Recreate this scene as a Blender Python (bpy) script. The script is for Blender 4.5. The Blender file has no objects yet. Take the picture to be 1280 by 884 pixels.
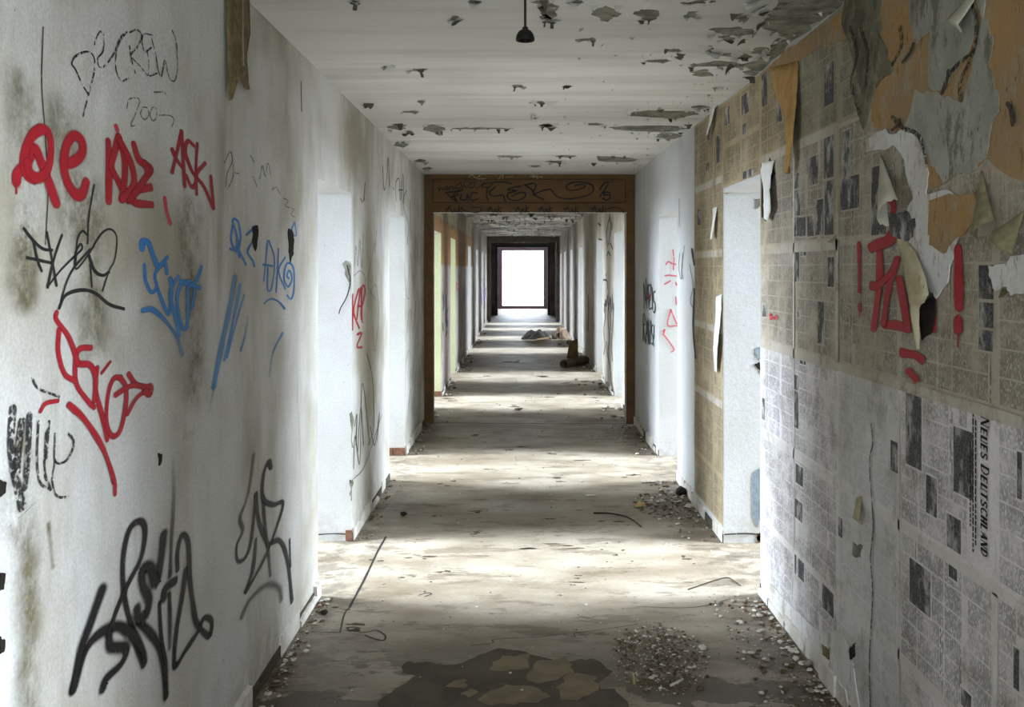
import bpy, bmesh, math, random
from mathutils import Vector, noise
random.seed(7)
C = bpy.context.scene
COL = C.collection
# ------------------------------------------------------------------ camera
F = 1200.0; VX, VY = 650.0, 336.0; HC = 1.617; HU = 0.985; L = 1.0; R = 1.2
CEIL = HC + HU
cam_d = bpy.data.cameras.new('camera'); cam = bpy.data.objects.new('camera', cam_d); COL.objects.link(cam)
cam.location = (0, 0, HC); cam.rotation_euler = (math.pi/2, 0, 0)
cam_d.sensor_width = 36; cam_d.lens = F/1280*36
cam_d.shift_x = -(VX-640)/1280; cam_d.shift_y = -(442-VY)/1280
cam_d.clip_start = 0.05; cam_d.clip_end = 200
C.camera = cam
# ------------------------------------------------------------------ overcast sky, window light, exposure
w = bpy.data.worlds.new('overcast_sky'); C.world = w; w.use_nodes = True
bg = w.node_tree.nodes['Background']; bg.inputs[0].default_value = (0.90, 0.95, 1.0, 1); bg.inputs[1].default_value = 7.0
C.view_settings.view_transform = 'Standard'; C.view_settings.look = 'None'
C.view_settings.gamma = 1; C.view_settings.use_curve_mapping = False
C.view_settings.exposure = 0.2
C.cycles.transparent_max_bounces = 32
WINDOW_POWER = 345.0
def window_light(x, y, z, sx, sz, direction, power, col=(0.76, 0.87, 1.0), spread=180):
    d = bpy.data.lights.new('window_daylight', 'AREA'); d.shape = 'RECTANGLE'; d.size = sx; d.size_y = sz
    d.energy = power; d.spread = math.radians(spread); d.color = col
    o = bpy.data.objects.new('window_daylight', d); COL.objects.link(o); o.location = (x, y, z)
    o.rotation_euler = Vector(direction).to_track_quat('-Z', 'Y').to_euler()
    return o
# door openings: (y0, y1) on each side; the first of each lies beside / behind the camera
DL = [(-1.9, -0.9), (0.35, 1.35), (4.75, 5.70), (7.35, 8.32), (11.15, 12.15), (13.86, 14.86), (18.5, 19.5), (21.9, 22.9), (25.2, 26.2), (27.7, 28.6)]
DR = [(-1.9, -0.9), (0.75, 1.85), (4.78, 5.66), (7.32, 8.29), (11.2, 12.2), (13.95, 15.0), (18.5, 19.6), (21.9, 22.9), (25.2, 26.2), (27.7, 28.6)]
WT = 0.22; DEPTH = 2.0; DH = 2.065
YB = -3.2; YE = 33.4; YF = 39.0
for s, W_, D in ((-1, L, DL), (1, R, DR)):
    for y0, y1 in D:
        k = (0.9 if y0 < 3 else 1.0) if y0 < 12 else 0.75
        window_light(s*(W_+WT+DEPTH+0.85), (y0+y1)/2+0.12, 2.35, 1.3, 1.6, (-s, 0, -0.62), WINDOW_POWER*k, spread=100)
window_light(0.1, YB-0.2, 1.5, 2.0, 1.9, (0, 1, 0), 55.0)  # added light at the unseen back window, brightening the near walls
# ------------------------------------------------------------------ materials
def rgb(r, g, b):
    f = lambda c: (c/255/12.92) if c/255 <= 0.04045 else ((c/255+0.055)/1.055)**2.4
    return (f(r), f(g), f(b), 1)
class NT:
    def __init__(s, name):
        s.m = bpy.data.materials.new(name); s.m.use_nodes = True; s.t = s.m.node_tree; s.n = s.t.nodes; s.l = s.t.links
        s.b = s.n['Principled BSDF']; s.out = s.n['Material Output']
        s.b.inputs['Specular IOR Level'].default_value = 0.25
        s.tc = s.n.new('ShaderNodeTexCoord')
    def link(s, a, b): s.l.new(a, b)
    def put(s, sock, v):
        if hasattr(v, 'is_output') or isinstance(v, bpy.types.NodeSocket): s.link(v, sock)
        else: sock.default_value = v
    def map(s, scale=(1, 1, 1), src=None, loc=(0, 0, 0)):
        n = s.n.new('ShaderNodeMapping'); n.inputs['Scale'].default_value = scale; n.inputs['Location'].default_value = loc
        s.link(src or s.tc.outputs['Object'], n.inputs['Vector']); return n.outputs[0]
    def noise(s, scale, detail=4, rough=0.6, vec=None, dist=0.0):
        n = s.n.new('ShaderNodeTexNoise'); n.inputs['Scale'].default_value = scale; n.inputs['Detail'].default_value = detail
        n.inputs['Roughness'].default_value = rough; n.inputs['Distortion'].default_value = dist
        s.link(vec or s.tc.outputs['Object'], n.inputs['Vector']); return n.outputs['Fac']
    def vor(s, scale, vec=None, feat='F1', out='Distance'):
        n = s.n.new('ShaderNodeTexVoronoi'); n.feature = feat; n.inputs['Scale'].default_value = scale
        s.link(vec or s.tc.outputs['Object'], n.inputs['Vector']); return n.outputs[out]
    def ramp(s, v, a, b, inv=False):
        n = s.n.new('ShaderNodeMapRange'); n.interpolation_type = 'SMOOTHSTEP'
        n.inputs['From Min'].default_value = a; n.inputs['From Max'].default_value = b
        n.inputs['To Min'].default_value = 1 if inv else 0; n.inputs['To Max'].default_value = 0 if inv else 1
        s.link(v, n.inputs['Value']); return n.outputs['Result']
    def math(s, op, a, b=0.0):
        n = s.n.new('ShaderNodeMath'); n.operation = op; s.put(n.inputs[0], a); s.put(n.inputs[1], b); return n.outputs[0]
    def mix(s, f, a, b):
        n = s.n.new('ShaderNodeMix'); n.data_type = 'RGBA'
        s.put(n.inputs['Factor'], f); s.put(n.inputs['A'], a); s.put(n.inputs['B'], b); return n.outputs['Result']
    def xyz(s, src=None):
        n = s.n.new('ShaderNodeSeparateXYZ'); s.link(src or s.tc.outputs['Object'], n.inputs[0]); return n.outputs
    def bump(s, h, strength=0.3, dist=0.01):
        n = s.n.new('ShaderNodeBump'); n.inputs['Strength'].default_value = strength; n.inputs['Distance'].default_value = dist
        s.link(h, n.inputs['Height']); s.link(n.outputs[0], s.b.inputs['Normal'])
    def done(s, col, rough=0.85):
        s.put(s.b.inputs['Base Color'], col); s.put(s.b.inputs['Roughness'], rough); return s.m

def plaster(name, base, stain, dark, amount=0.5, bands=None, pits=0.05):
    t = NT(name)
    big = t.noise(1.3, 3, 0.6); streak = t.noise(1.0, 4, 0.65, t.map((3, 3, 0.45)))
    c = t.mix(t.math('MULTIPLY', t.ramp(big, 0.38, 0.72), amount), base, stain)
    if bands:      # painted bands by height: [(z, blend, colour)]
        z = t.xyz()[2]; zz = t.math('ADD', z, t.math('MULTIPLY', t.math('SUBTRACT', t.noise(7, 5, 0.7), 0.5), 0.16))
        for h, bl, colr in bands: c = t.mix(t.ramp(zz, h-bl, h+bl), c, colr)
    c = t.mix(t.math('MULTIPLY', t.ramp(streak, 0.56, 0.74), amount*0.8), c, stain)
    c = t.mix(t.math('MULTIPLY', t.ramp(t.noise(6, 6, 0.75), 0.60, 0.72), 0.25*amount+0.05), c, dark)
    c = t.mix(t.math('MULTIPLY', t.ramp(t.noise(110, 3, 0.7), 0.35, 0.65), 0.22), c, dark)
    c = t.mix(t.math('MULTIPLY', t.ramp(t.noise(2.2, 6, 0.7, t.map((1, 1, 0.35), loc=(5, 3, 1))), 0.46, 0.66), 0.55*amount), c, stain)
    zed = t.xyz()[2]
    low = t.math('MULTIPLY', t.ramp(zed, 0.02, 0.30, inv=True), t.ramp(t.noise(14, 5, 0.7), 0.42, 0.6))
    c = t.mix(t.math('MULTIPLY', low, 0.55), c, stain)
    pit = t.math('MULTIPLY', t.ramp(t.vor(14), 0.02, pits, inv=True), t.ramp(t.noise(3, 2), 0.48, 0.6))
    c = t.mix(pit, c, rgb(60, 55, 45))
    t.bump(t.math('ADD', t.noise(25, 6, 0.7), t.math('MULTIPLY', t.noise(160, 2), 0.25)), 0.35, 0.006)
    return t.done(c, 0.88)
M = {}
M['white'] = plaster('whitewashed_plaster', rgb(204, 203, 199), rgb(150, 142, 122), rgb(98, 90, 72), 0.85)
M['white2'] = plaster('bluish_whitewash', rgb(200, 202, 204), rgb(166, 162, 150), rgb(120, 118, 110), 0.35)
M['reveal'] = plaster('reveal_plaster', rgb(204, 205, 205), rgb(176, 172, 160), rgb(140, 136, 124), 0.35)
M['green'] = plaster('pale_green_reveal', rgb(206, 211, 172), rgb(184, 186, 146), rgb(120, 112, 84), 0.4)
M['farleft'] = plaster('banded_ochre_wall', rgb(176, 166, 160), rgb(120, 108, 100), rgb(70, 60, 60), 0.8,
    [(1.66, 0.02, rgb(140, 106, 64)), (2.26, 0.02, rgb(150, 143, 116))], 0.09)
M['farright'] = plaster('stained_cream_wall', rgb(208, 204, 192), rgb(150, 140, 120), rgb(78, 74, 66), 0.7, None, 0.09)
M['dim'] = plaster('grimy_wall', rgb(166, 158, 146), rgb(112, 102, 94), rgb(62, 56, 52), 0.85, None, 0.1)
M['room'] = plaster('room_wall', rgb(126, 120, 108), rgb(100, 92, 76), rgb(90, 84, 70), 0.5)
def mk_ceiling():
    t = NT('ceiling_paint')
    c = t.mix(t.math('MULTIPLY', t.ramp(t.noise(1.0, 4, 0.6, t.map((0.6, 5, 1))), 0.42, 0.7), 0.5), rgb(216, 215, 210), rgb(176, 174, 164))
    y = t.xyz()[1]
    far = t.ramp(y, 10.0, 10.2)
    pn = t.noise(3.2, 7, 0.72, t.map((0.8, 1.3, 1)))
    c = t.mix(t.math('MULTIPLY', t.ramp(t.math('ADD', pn, t.math('MULTIPLY', t.ramp(y, 12, 24), 0.06)), 0.55, 0.57), far), c, rgb(112, 106, 94))
    c = t.mix(t.math('MULTIPLY', t.math('MULTIPLY', t.ramp(pn, 0.545, 0.555), t.ramp(t.noise(22, 3), 0.5, 0.55)), far), c, rgb(40, 38, 34))
    damp = t.math('MULTIPLY', t.ramp(t.xyz()[0], 0.35, 1.2), t.ramp(y, 3.2, 5.5, inv=True))  # grey-green tint growing stronger towards the near right corner
    c = t.mix(t.math('MULTIPLY', damp, 0.75), c, rgb(140, 140, 122))
    t.bump(t.noise(40, 5, 0.7), 0.25, 0.006)
    return t.done(c, 0.8)
M['ceiling'] = mk_ceiling()
def mk_bare():
    t = NT('bare_ceiling_concrete')
    c = t.mix(t.ramp(t.noise(9, 6, 0.7), 0.35, 0.65), rgb(96, 95, 84), rgb(140, 140, 126))
    c = t.mix(t.math('MULTIPLY', t.ramp(t.noise(26, 4), 0.58, 0.64), 0.6), c, rgb(55, 53, 46))
    t.bump(t.noise(50, 5, 0.7), 0.4, 0.006); return t.done(c, 0.9)
M['bare'] = mk_bare()
def plain(name, col, var=0.25, rough=0.8, scale=20):
    t = NT(name); d = tuple(v*(1-var) for v in col[:3])+(1,)
    c = t.mix(t.ramp(t.noise(scale, 5, 0.7), 0.35, 0.65), col, d); t.bump(t.noise(scale*3, 3), 0.2, 0.003); return t.done(c, rough)
M['flake'] = plain('curled_paint', rgb(196, 195, 188), 0.2, 0.7)
M['flake_back'] = plain('dirty_paint_back', rgb(92, 88, 76), 0.4)
M['brownwood'] = plain('brown_painted_frame', rgb(98, 70, 34), 0.3, 0.55, 6)
M['lightline'] = plain('pale_edge_paint', rgb(220, 216, 204), 0.15)
M['brownpanel'] = plain('brown_panel', rgb(104, 74, 36), 0.22, 0.55, 4)
M['groove'] = plain('dark_groove', rgb(58, 38, 16), 0.2)
M['brick'] = plain('exposed_brick', rgb(128, 92, 74), 0.35, 0.9, 30)
M['black'] = plain('black_fitting', rgb(26, 24, 22), 0.3, 0.5)
M['hole'] = plain('dark_cavity', rgb(40, 34, 27), 0.5, 1.0)
M['darkframe'] = plain('weathered_dark_frame', rgb(104, 98, 88), 0.4, 0.7, 8)
M['purpleframe'] = plain('dark_violet_frame', rgb(104, 86, 104), 0.3, 0.6, 8)
M['bluechip'] = plain('blue_grey_undercoat', rgb(140, 152, 160), 0.3)
M['felt'] = plain('brown_rolled_felt', rgb(98, 82, 64), 0.45, 0.95, 14)
M['rag'] = plain('dark_rubbish', rgb(46, 40, 33), 0.5, 0.95, 9)
M['cardboard'] = plain('cardboard', rgb(150, 124, 90), 0.3, 0.9)
M['stone'] = plain('grey_rubble', rgb(150, 143, 130), 0.5, 0.95, 40)
M['stone2'] = plain('pale_plaster_crumb', rgb(205, 200, 188), 0.25, 0.95, 40)
M['stone3'] = plain('brown_rubble', rgb(104, 88, 66), 0.5, 0.95, 40)
M['wood'] = plain('splintered_wood', rgb(190, 166, 110), 0.3, 0.7)
M['twig'] = plain('dark_twig', rgb(52, 42, 30), 0.3)
M['basewhite'] = plaster('chipped_skirting', rgb(214, 212, 206), rgb(170, 162, 146), rgb(90, 84, 74), 0.6, None, 0.12)
M['mortar'] = plain('dark_screed_edge', rgb(84, 76, 64), 0.5, 0.95, 30)
def mk_floor():
    t = NT('dirty_screed_floor')
    o = t.xyz(); y = o[1]
    n1 = t.noise(1.6, 6, 0.62, t.map((0.8, 1.5, 1)))
    c = t.mix(t.ramp(n1, 0.3, 0.7), rgb(113, 101, 82), rgb(155, 145, 129))
    # islands of thin levelling compound: pale over dark in the foreground
    pn = t.noise(1.9, 7, 0.6, t.map((1.0, 1.5, 1), loc=(3.1, 0.4, 0)))
    near = t.ramp(y, 4.2, 3.85, inv=False)
    nr = t.n.new('ShaderNodeMapRange'); nr.inputs['From Min'].default_value = 4.5; nr.inputs['From Max'].default_value = 3.9
    t.link(t.math('ADD', y, t.math('MULTIPLY', t.noise(2.2, 3), 0.5)), nr.inputs['Value']); near = nr.outputs[0]
    c = t.mix(t.math('MULTIPLY', t.ramp(pn, 0.455, 0.465), near), c, rgb(84, 76, 60))
    # dark scuffs, stretched across the corridor
    sc = t.noise(2.6, 7, 0.72, t.map((0.7, 2.2, 1)))
    c = t.mix(t.math('MULTIPLY', t.ramp(sc, 0.545, 0.575), 0.55), c, rgb(88, 76, 58))
    sc2 = t.noise(5.5, 7, 0.75, t.map((0.6, 1.6, 1), loc=(7, 2, 0)))
    c = t.mix(t.math('MULTIPLY', t.ramp(sc2, 0.60, 0.62), 0.7), c, rgb(62, 54, 42))
    c = t.mix(t.math('MULTIPLY', t.ramp(t.noise(60, 3, 0.7), 0.5, 0.7), 0.25), c, rgb(70, 60, 46))
    edge = t.ramp(t.math('ABSOLUTE', t.math('SUBTRACT', o[0], 0.1)), 0.72, 1.1)
    c = t.mix(t.math('MULTIPLY', edge, t.math('MULTIPLY', t.ramp(t.noise(8, 6, 0.7), 0.38, 0.6), 0.65)), c, rgb(62, 54, 42))
    t.bump(t.math('ADD', t.math('ADD', t.noise(30, 6, 0.75), t.math('MULTIPLY', t.ramp(sc2, 0.60, 0.62), -0.6)), t.math('MULTIPLY', t.ramp(pn, 0.49, 0.50), -0.5)), 0.5, 0.006)
    t.b.inputs['Specular IOR Level'].default_value = 0.45
    return t.done(c, t.math('ADD', t.math('MULTIPLY', t.noise(3, 4), 0.35), 0.38))
M['floor'] = mk_floor()
def mk_paper(name, base, stain, k=0.6):
    t = NT(name)
    c = t.mix(t.math('MULTIPLY', t.ramp(t.noise(1.6, 4, 0.65), 0.35, 0.65), k), base, stain)
    c = t.mix(t.math('MULTIPLY', t.ramp(t.noise(7, 7, 0.8), 0.50, 0.66), 0.75*k), c, rgb(112, 100, 80))
    c = t.mix(t.math('MULTIPLY', t.ramp(t.noise(80, 3, 0.7), 0.45, 0.7), 0.15), c, rgb(110, 104, 94))
    c = t.mix(t.math('MULTIPLY', t.ramp(t.vor(22), 0.02, 0.06, inv=True), t.ramp(t.noise(2.5, 3), 0.5, 0.58)), c, rgb(50, 45, 38))
    t.bump(t.noise(12, 6, 0.7), 0.3, 0.008); return t.done(c, 0.8), c, t
def mk_text(name, base, stain, ink=0.8, cellz=0.007, pitch=0.0036, dens=0.2):
    m, c, t = mk_paper(name, base, stain)
    o = t.xyz(); ly = t.math('DIVIDE', o[1], pitch); fl = t.math('FLOOR', ly); fr = t.math('FRACT', ly)
    zz = t.math('FLOOR', t.math('DIVIDE', o[2], cellz))
    cx = t.n.new('ShaderNodeCombineXYZ'); t.link(fl, cx.inputs[0]); t.link(zz, cx.inputs[1])
    wn = t.n.new('ShaderNodeTexWhiteNoise'); t.link(cx.outputs[0], wn.inputs['Vector'])
    mask = t.math('MULTIPLY', t.math('LESS_THAN', fr, 0.62), t.math('GREATER_THAN', wn.outputs['Value'], dens))
    mask = t.math('MULTIPLY', mask, t.ramp(t.noise(5, 5, 0.7), 0.30, 0.62, inv=False))
    c2 = t.mix(t.math('MULTIPLY', mask, ink), c, rgb(44, 42, 44))
    t.put(t.b.inputs['Base Color'], c2); return m
PAPER = {}
for nm, b, s_ in (('tan', rgb(172, 158, 130), rgb(140, 122, 90)), ('grey', rgb(176, 168, 154), rgb(148, 136, 112)),
                  ('pale', rgb(212, 208, 208), rgb(178, 172, 164)), ('washed', rgb(206, 204, 202), rgb(160, 158, 152)),
                  ('damp', rgb(160, 154, 132), rgb(122, 118, 98))):
    PAPER[nm] = [mk_paper('newsprint_paper_'+nm, b, s_)[0], mk_text('small_print_'+nm, b, s_, 0.8 if nm != 'washed' else 0.3),
                 None, mk_text('headline_print_'+nm, b, s_, 0.9 if nm != 'washed' else 0.4, 0.011, 0.009, 0.3)]
def mk_photo():
    t = NT('halftone_press_photo')
    c = t.mix(t.ramp(t.noise(14, 4, 0.6, t.map((1, 1.4, 0.8))), 0.46, 0.66), rgb(46, 46, 50), rgb(164, 160, 156))
    c = t.mix(t.math('MULTIPLY', t.ramp(t.noise(150, 2), 0.4, 0.6), 0.25), c, rgb(150, 146, 140)); return t.done(c, 0.75)
M['photo'] = mk_photo()
for k_ in PAPER: PAPER[k_][2] = M['photo']
def mottled(name, a, b_, c_, dark, sc=4):
    t = NT(name); c = t.mix(t.ramp(t.noise(sc, 6, 0.65), 0.38, 0.62), a, b_)
    c = t.mix(t.math('MULTIPLY', t.ramp(t.noise(sc*2.3, 7, 0.75, t.map((1, 1.3, 0.7), loc=(4, 1, 2))), 0.52, 0.62), 0.85), c, c_)
    c = t.mix(t.math('MULTIPLY', t.ramp(t.noise(sc*5, 6, 0.8, t.map((1, 2, 0.6), loc=(1, 7, 2))), 0.57, 0.66), 0.7), c, dark)
    c = t.mix(t.ramp(t.vor(9, t.map((1, 2.2, 0.8))), 0.03, 0.07, inv=True), c, dark)
    t.bump(t.noise(14, 7, 0.75), 0.6, 0.012); return t.done(c, 0.92)
M['orange'] = mottled('ochre_distemper', rgb(160, 128, 84), rgb(146, 122, 90), rgb(150, 142, 122), rgb(78, 62, 40))
M['greypaper'] = mottled('damp_grey_lining_paper', rgb(134, 134, 122), rgb(158, 157, 148), rgb(96, 94, 80), rgb(66, 62, 50), 3)
M['mouldy'] = mottled('blackened_newsprint', rgb(112, 108, 90), rgb(84, 80, 64), rgb(136, 130, 110), rgb(38, 34, 28), 5)
M['whiteplaster'] = mottled('bare_white_plaster', rgb(192, 189, 184), rgb(204, 203, 202), rgb(160, 150, 134), rgb(120, 106, 84), 4)
M['flap_cream'] = plain('cream_paper_back', rgb(172, 160, 128), 0.35, 0.85, 25)
M['flap_grey'] = plain('grey_paper_back', rgb(176, 174, 156), 0.2, 0.85, 14)
M['flap_olive'] = plain('olive_paper_back', rgb(128, 122, 92), 0.4, 0.85, 20)
M['flap_tan'] = plain('tan_paper_back', rgb(176, 140, 86), 0.25, 0.85, 12)
M['flap_white'] = plain('white_paper_strip', rgb(226, 226, 220), 0.15, 0.85, 12)
M['ink'] = plain('printed_ink', rgb(34, 32, 34), 0.3, 0.8)
M['flap_print'] = mottled('stained_newsprint_back', rgb(168, 158, 126), rgb(184, 176, 148), rgb(130, 124, 90), rgb(104, 92, 58), 9)
M['batten'] = plain('brown_torn_paper', rgb(120, 106, 74), 0.45, 0.85, 18)
def spray(name, col, soft=0.5, dens=1.0, broken=0.0):
    t = NT(name); uv = t.xyz(t.tc.outputs['UV'])
    e = t.math('SUBTRACT', 1.0, t.math('MULTIPLY', t.math('ABSOLUTE', t.math('SUBTRACT', uv[0], 0.5)), 2.0))
    a = t.ramp(e, 0.0, soft)
    g = t.noise(120, 3, 0.7); a = t.math('MULTIPLY', a, t.ramp(g, 0.18, 0.42) if soft > 0.3 else t.ramp(g, 0.05, 0.2))
    if broken: a = t.math('MULTIPLY', a, t.ramp(t.noise(60, 4, 0.8), broken, broken+0.08))
    a = t.math('MULTIPLY', a, t.math('MULTIPLY', uv[1], dens))
    t.put(t.b.inputs['Base Color'], col); t.b.inputs['Roughness'].default_value = 0.6
    tr = t.n.new('ShaderNodeBsdfTransparent'); mx = t.n.new('ShaderNodeMixShader')
    t.link(a, mx.inputs[0]); t.link(tr.outputs[0], mx.inputs[1]); t.link(t.b.outputs[0], mx.inputs[2]); t.link(mx.outputs[0], t.out.inputs['Surface'])
    return t.m
M['red'] = spray('red_spray', rgb(150, 14, 30), 0.45)
M['redthin'] = spray('red_marker', rgb(196, 50, 70), 0.4, 0.8, 0.35)
M['blue'] = spray('blue_spray', rgb(38, 112, 176), 0.5)
M['bluefade'] = spray('faded_blue_spray', rgb(70, 130, 185), 0.9, 0.9)
M['blackspray'] = spray('black_spray', rgb(22, 18, 18), 0.75)
M['faint'] = spray('faint_black_spray', rgb(60, 56, 50), 1.0, 0.6)
M['marker'] = spray('black_marker', rgb(26, 26, 26), 0.3, 0.95)
M['char'] = spray('broken_black_chalk', rgb(34, 32, 30), 0.3, 0.85, 0.42)
M['faintmark'] = spray('faint_pencil', rgb(90, 88, 82), 0.5, 0.7, 0.4)
M['palemark'] = spray('pale_chalk', rgb(190, 180, 150), 0.5, 0.6, 0.35)
M['greenblack'] = spray('green_black_spray', rgb(38, 62, 56), 0.5)
M['crack'] = spray('hairline_crack', rgb(50, 44, 38), 0.3, 0.9, 0.3)
def mk_mould():
    m = spray('olive_mould_streak', rgb(112, 104, 76), 1.0, 0.8); nt = m.node_tree; mx = [n for n in nt.nodes if n.type == 'MIX_SHADER'][0]
    a = mx.inputs[0].links[0].from_socket; nn = nt.nodes.new('ShaderNodeTexNoise'); nn.inputs['Scale'].default_value = 7; nn.inputs['Detail'].default_value = 7; nn.inputs['Roughness'].default_value = 0.75
    tc = nt.nodes.new('ShaderNodeTexCoord'); nt.links.new(tc.outputs['Object'], nn.inputs['Vector'])
    mr = nt.nodes.new('ShaderNodeMapRange'); mr.inputs['From Min'].default_value = 0.38; mr.inputs['From Max'].default_value = 0.66; nt.links.new(nn.outputs['Fac'], mr.inputs['Value'])
    mm = nt.nodes.new('ShaderNodeMath'); mm.operation = 'MULTIPLY'; nt.links.new(a, mm.inputs[0]); nt.links.new(mr.outputs[0], mm.inputs[1]); nt.links.new(mm.outputs[0], mx.inputs[0]); return m
M['mould'] = mk_mould()
M['violet'] = spray('violet_spray', rgb(120, 90, 160), 0.9, 0.8)
# ------------------------------------------------------------------ mesh helper
class MB:
    def __init__(s): s.v = []; s.f = []; s.mi = []; s.uv = []
    def face(s, pts, mi=0, uv=None):
        i = len(s.v); s.v += [tuple(p) for p in pts]; s.f.append(list(range(i, i+len(pts)))); s.mi.append(mi); s.uv.append(uv or [(0.5, 1)]*len(pts))
    def box(s, a, b, mi=0, faces=None):
        (x0, y0, z0), (x1, y1, z1) = a, b
        Fs = {'-x': [(x0, y1, z0), (x0, y0, z0), (x0, y0, z1), (x0, y1, z1)], '+x': [(x1, y0, z0), (x1, y1, z0), (x1, y1, z1), (x1, y0, z1)],
              '-y': [(x0, y0, z0), (x1, y0, z0), (x1, y0, z1), (x0, y0, z1)], '+y': [(x1, y1, z0), (x0, y1, z0), (x0, y1, z1), (x1, y1, z1)],
              '-z': [(x0, y1, z0), (x1, y1, z0), (x1, y0, z0), (x0, y0, z0)], '+z': [(x0, y0, z1), (x1, y0, z1), (x1, y1, z1), (x0, y1, z1)]}
        for k, p in Fs.items():
            m = mi if not faces else faces.get(k, mi)
            s.face(p, m)
    def build(s, name, mats, parent=None, smooth=False, weld=False):
        me = bpy.data.meshes.new(name); me.from_pydata(s.v, [], s.f)
        for m in (mats if isinstance(mats, (list, tuple)) else [mats]): me.materials.append(m)
        me.polygons.foreach_set('material_index', s.mi)
        ul = me.uv_layers.new(name='UVMap'); fl = [c for f in s.uv for p in f for c in p]
        ul.data.foreach_set('uv', fl)
        if weld:
            bm = bmesh.new(); bm.from_mesh(me); bmesh.ops.remove_doubles(bm, verts=bm.verts, dist=1e-5); bm.to_mesh(me); bm.free()
        if smooth: me.polygons.foreach_set('use_smooth', [True]*len(me.polygons))
        me.update()
        o = bpy.data.objects.new(name, me); COL.objects.link(o)
        if parent: o.parent = parent
        return o
def struct(o, label=None):
    o['kind'] = 'structure'
    if label: o['label'] = label
    return o
def tag(o, label, cat, group=None, kind=None):
    o['label'] = label; o['category'] = cat
    if group: o['group'] = group
    if kind: o['kind'] = kind
    return o
# pixel -> place on a real surface
def PL(x, y, d=0.0): Y = F*L/(VX-x); return Vector((-L+d, Y, HC-(y-VY)*Y/F))
def PR(x, y, d=0.0): Y = F*R/(x-VX); return Vector((R-d, Y, HC-(y-VY)*Y/F))
def PF(x, y, d=0.0): Y = F*HC/(y-VY); return Vector(((x-VX)*Y/F, Y, d))
def PC(x, y, d=0.0): Y = F*HU/(VY-y); return Vector(((x-VX)*Y/F, Y, CEIL-d))
def PY(Yp):
    return lambda x, y, d=0.0: Vector(((x-VX)*Yp/F, Yp-d, HC-(y-VY)*Yp/F))
def crop(s, ox, oy): return lambda p: (p[0]/s+ox, p[1]/s+oy)
# ------------------------------------------------------------------ setting
def side_wall(name, s, W_, D, far_mat, label):
    b = MB(); x0, x1 = sorted((s*W_, s*(W_+WT)))
    mats = [M['white'] if s < 0 else M['white2'], far_mat, M['dim'], M['reveal'], M['green'], M['room']]
    edges = []; y = YB
    cuts = [10.1, 20.6]
    def mat_at(yy): return 0 if yy < 10.1 else (1 if yy < 20.6 else 2)
    def seg(ya, yb, z0, z1, jm0=3, jm1=3):
        pts = [ya]+[c for c in cuts if ya < c < yb]+[yb]
        for i in range(len(pts)-1):
            inner = '+x' if s < 0 else '-x'; outer = '-x' if s < 0 else '+x'
            m = mat_at((pts[i]+pts[i+1])/2)
            b.box((x0, pts[i], z0), (x1, pts[i+1], z1), m, {inner: m, outer: 5, '-y': jm0 if i == 0 else m, '+y': jm1, '-z': 3})
    prev_j = 3
    for i, (a, c) in enumerate(D):
        jm = 4 if (s < 0 and 11 < a < 15) else 3
        seg(y, a, 0, CEIL, prev_j, jm); seg(a, c, DH, CEIL, 3, 3)
        y = c; prev_j = jm
    seg(y, YF, 0, CEIL, prev_j, 3)
    o = b.build(name, mats); struct(o, label); return o
wall_left = side_wall('wall_left', -1, L, DL, M['farleft'], 'whitewashed left corridor wall covered in graffiti and pierced by doorways')
wall_right = side_wall('wall_right', 1, R, DR, M['farright'], 'right corridor wall, papered with old newspaper near the camera and whitewashed beyond')
XL = -(L+WT+DEPTH); XR = R+WT+DEPTH
b = MB(); b.box((XL-0.2, YB-0.2, -0.15), (XR+0.2, YF, 0)); floor = struct(b.build('floor', M['floor']), 'dirty brown screed floor worn pale and scuffed')
b = MB(); b.box((XL-0.2, YB-0.2, CEIL), (XR+0.2, YF, CEIL+0.15)); ceiling = struct(b.build('ceiling', M['ceiling']), 'off-white ceiling with peeling paint')
# outer walls with windows and cross walls of the side rooms
wn = 0
for s, W_, D, nm in ((-1, L, DL, 'left'), (1, R, DR, 'right')):
    xi = s*(W_+WT+DEPTH); xo = xi+s*0.1; xa, xb = sorted((xi, xo)); ob = MB(); y = YB
    for a, c in D:
        m_ = (a+c)/2+0.15; w0, w1 = m_-0.65, m_+0.65
        ob.box((xa, y, 0), (xb, w0, CEIL)); ob.box((xa, w0, 0), (xb, w1, 0.22)); ob.box((xa, w0, 2.50), (xb, w1, CEIL)); y = w1
        wn += 1; fr = MB()
        fx = xi+s*0.03; fa, fb = sorted((fx, fx+s*0.05))
        fr.box((fa, w0, 0.22), (fb, w0+0.05, 2.50)); fr.box((fa, w1-0.05, 0.22), (fb, w1, 2.50)); fr.box((fa, w0+0.05, 0.22), (fb, w1-0.05, 0.27)); fr.box((fa, w0+0.05, 2.45), (fb, w1-0.05, 2.50))
        fr.box((fa, w0+0.05, 0.95), (fb, w1-0.05, 1.0))
        struct(fr.build('window_%d' % wn, M['lightline']))
    ob.box((xa, y, 0), (xb, YF, CEIL)); struct(ob.build('wall_outer_'+nm, M['room']))
    cw = MB()
    for i in range(len(D)-1):
        mid = (D[i][1]+D[i+1][0])/2; p, q = sorted((s*(W_+WT), xi)); cw.box((p, mid-0.05, 0), (q, mid+0.05, CEIL))
    struct(cw.build('wall_cross_'+nm, M['room']))
# wall behind the camera with an added, unseen window lighting the near corridor
b = MB(); b.box((XL, YB-0.15, 0), (-0.9, YB, CEIL)); b.box((1.1, YB-0.15, 0), (XR, YB, CEIL)); b.box((-0.9, YB-0.15, 0), (1.1, YB, 0.55)); b.box((-0.9, YB-0.15, 2.45), (1.1, YB, CEIL))
struct(b.build('wall_back', M['white2']))
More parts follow.
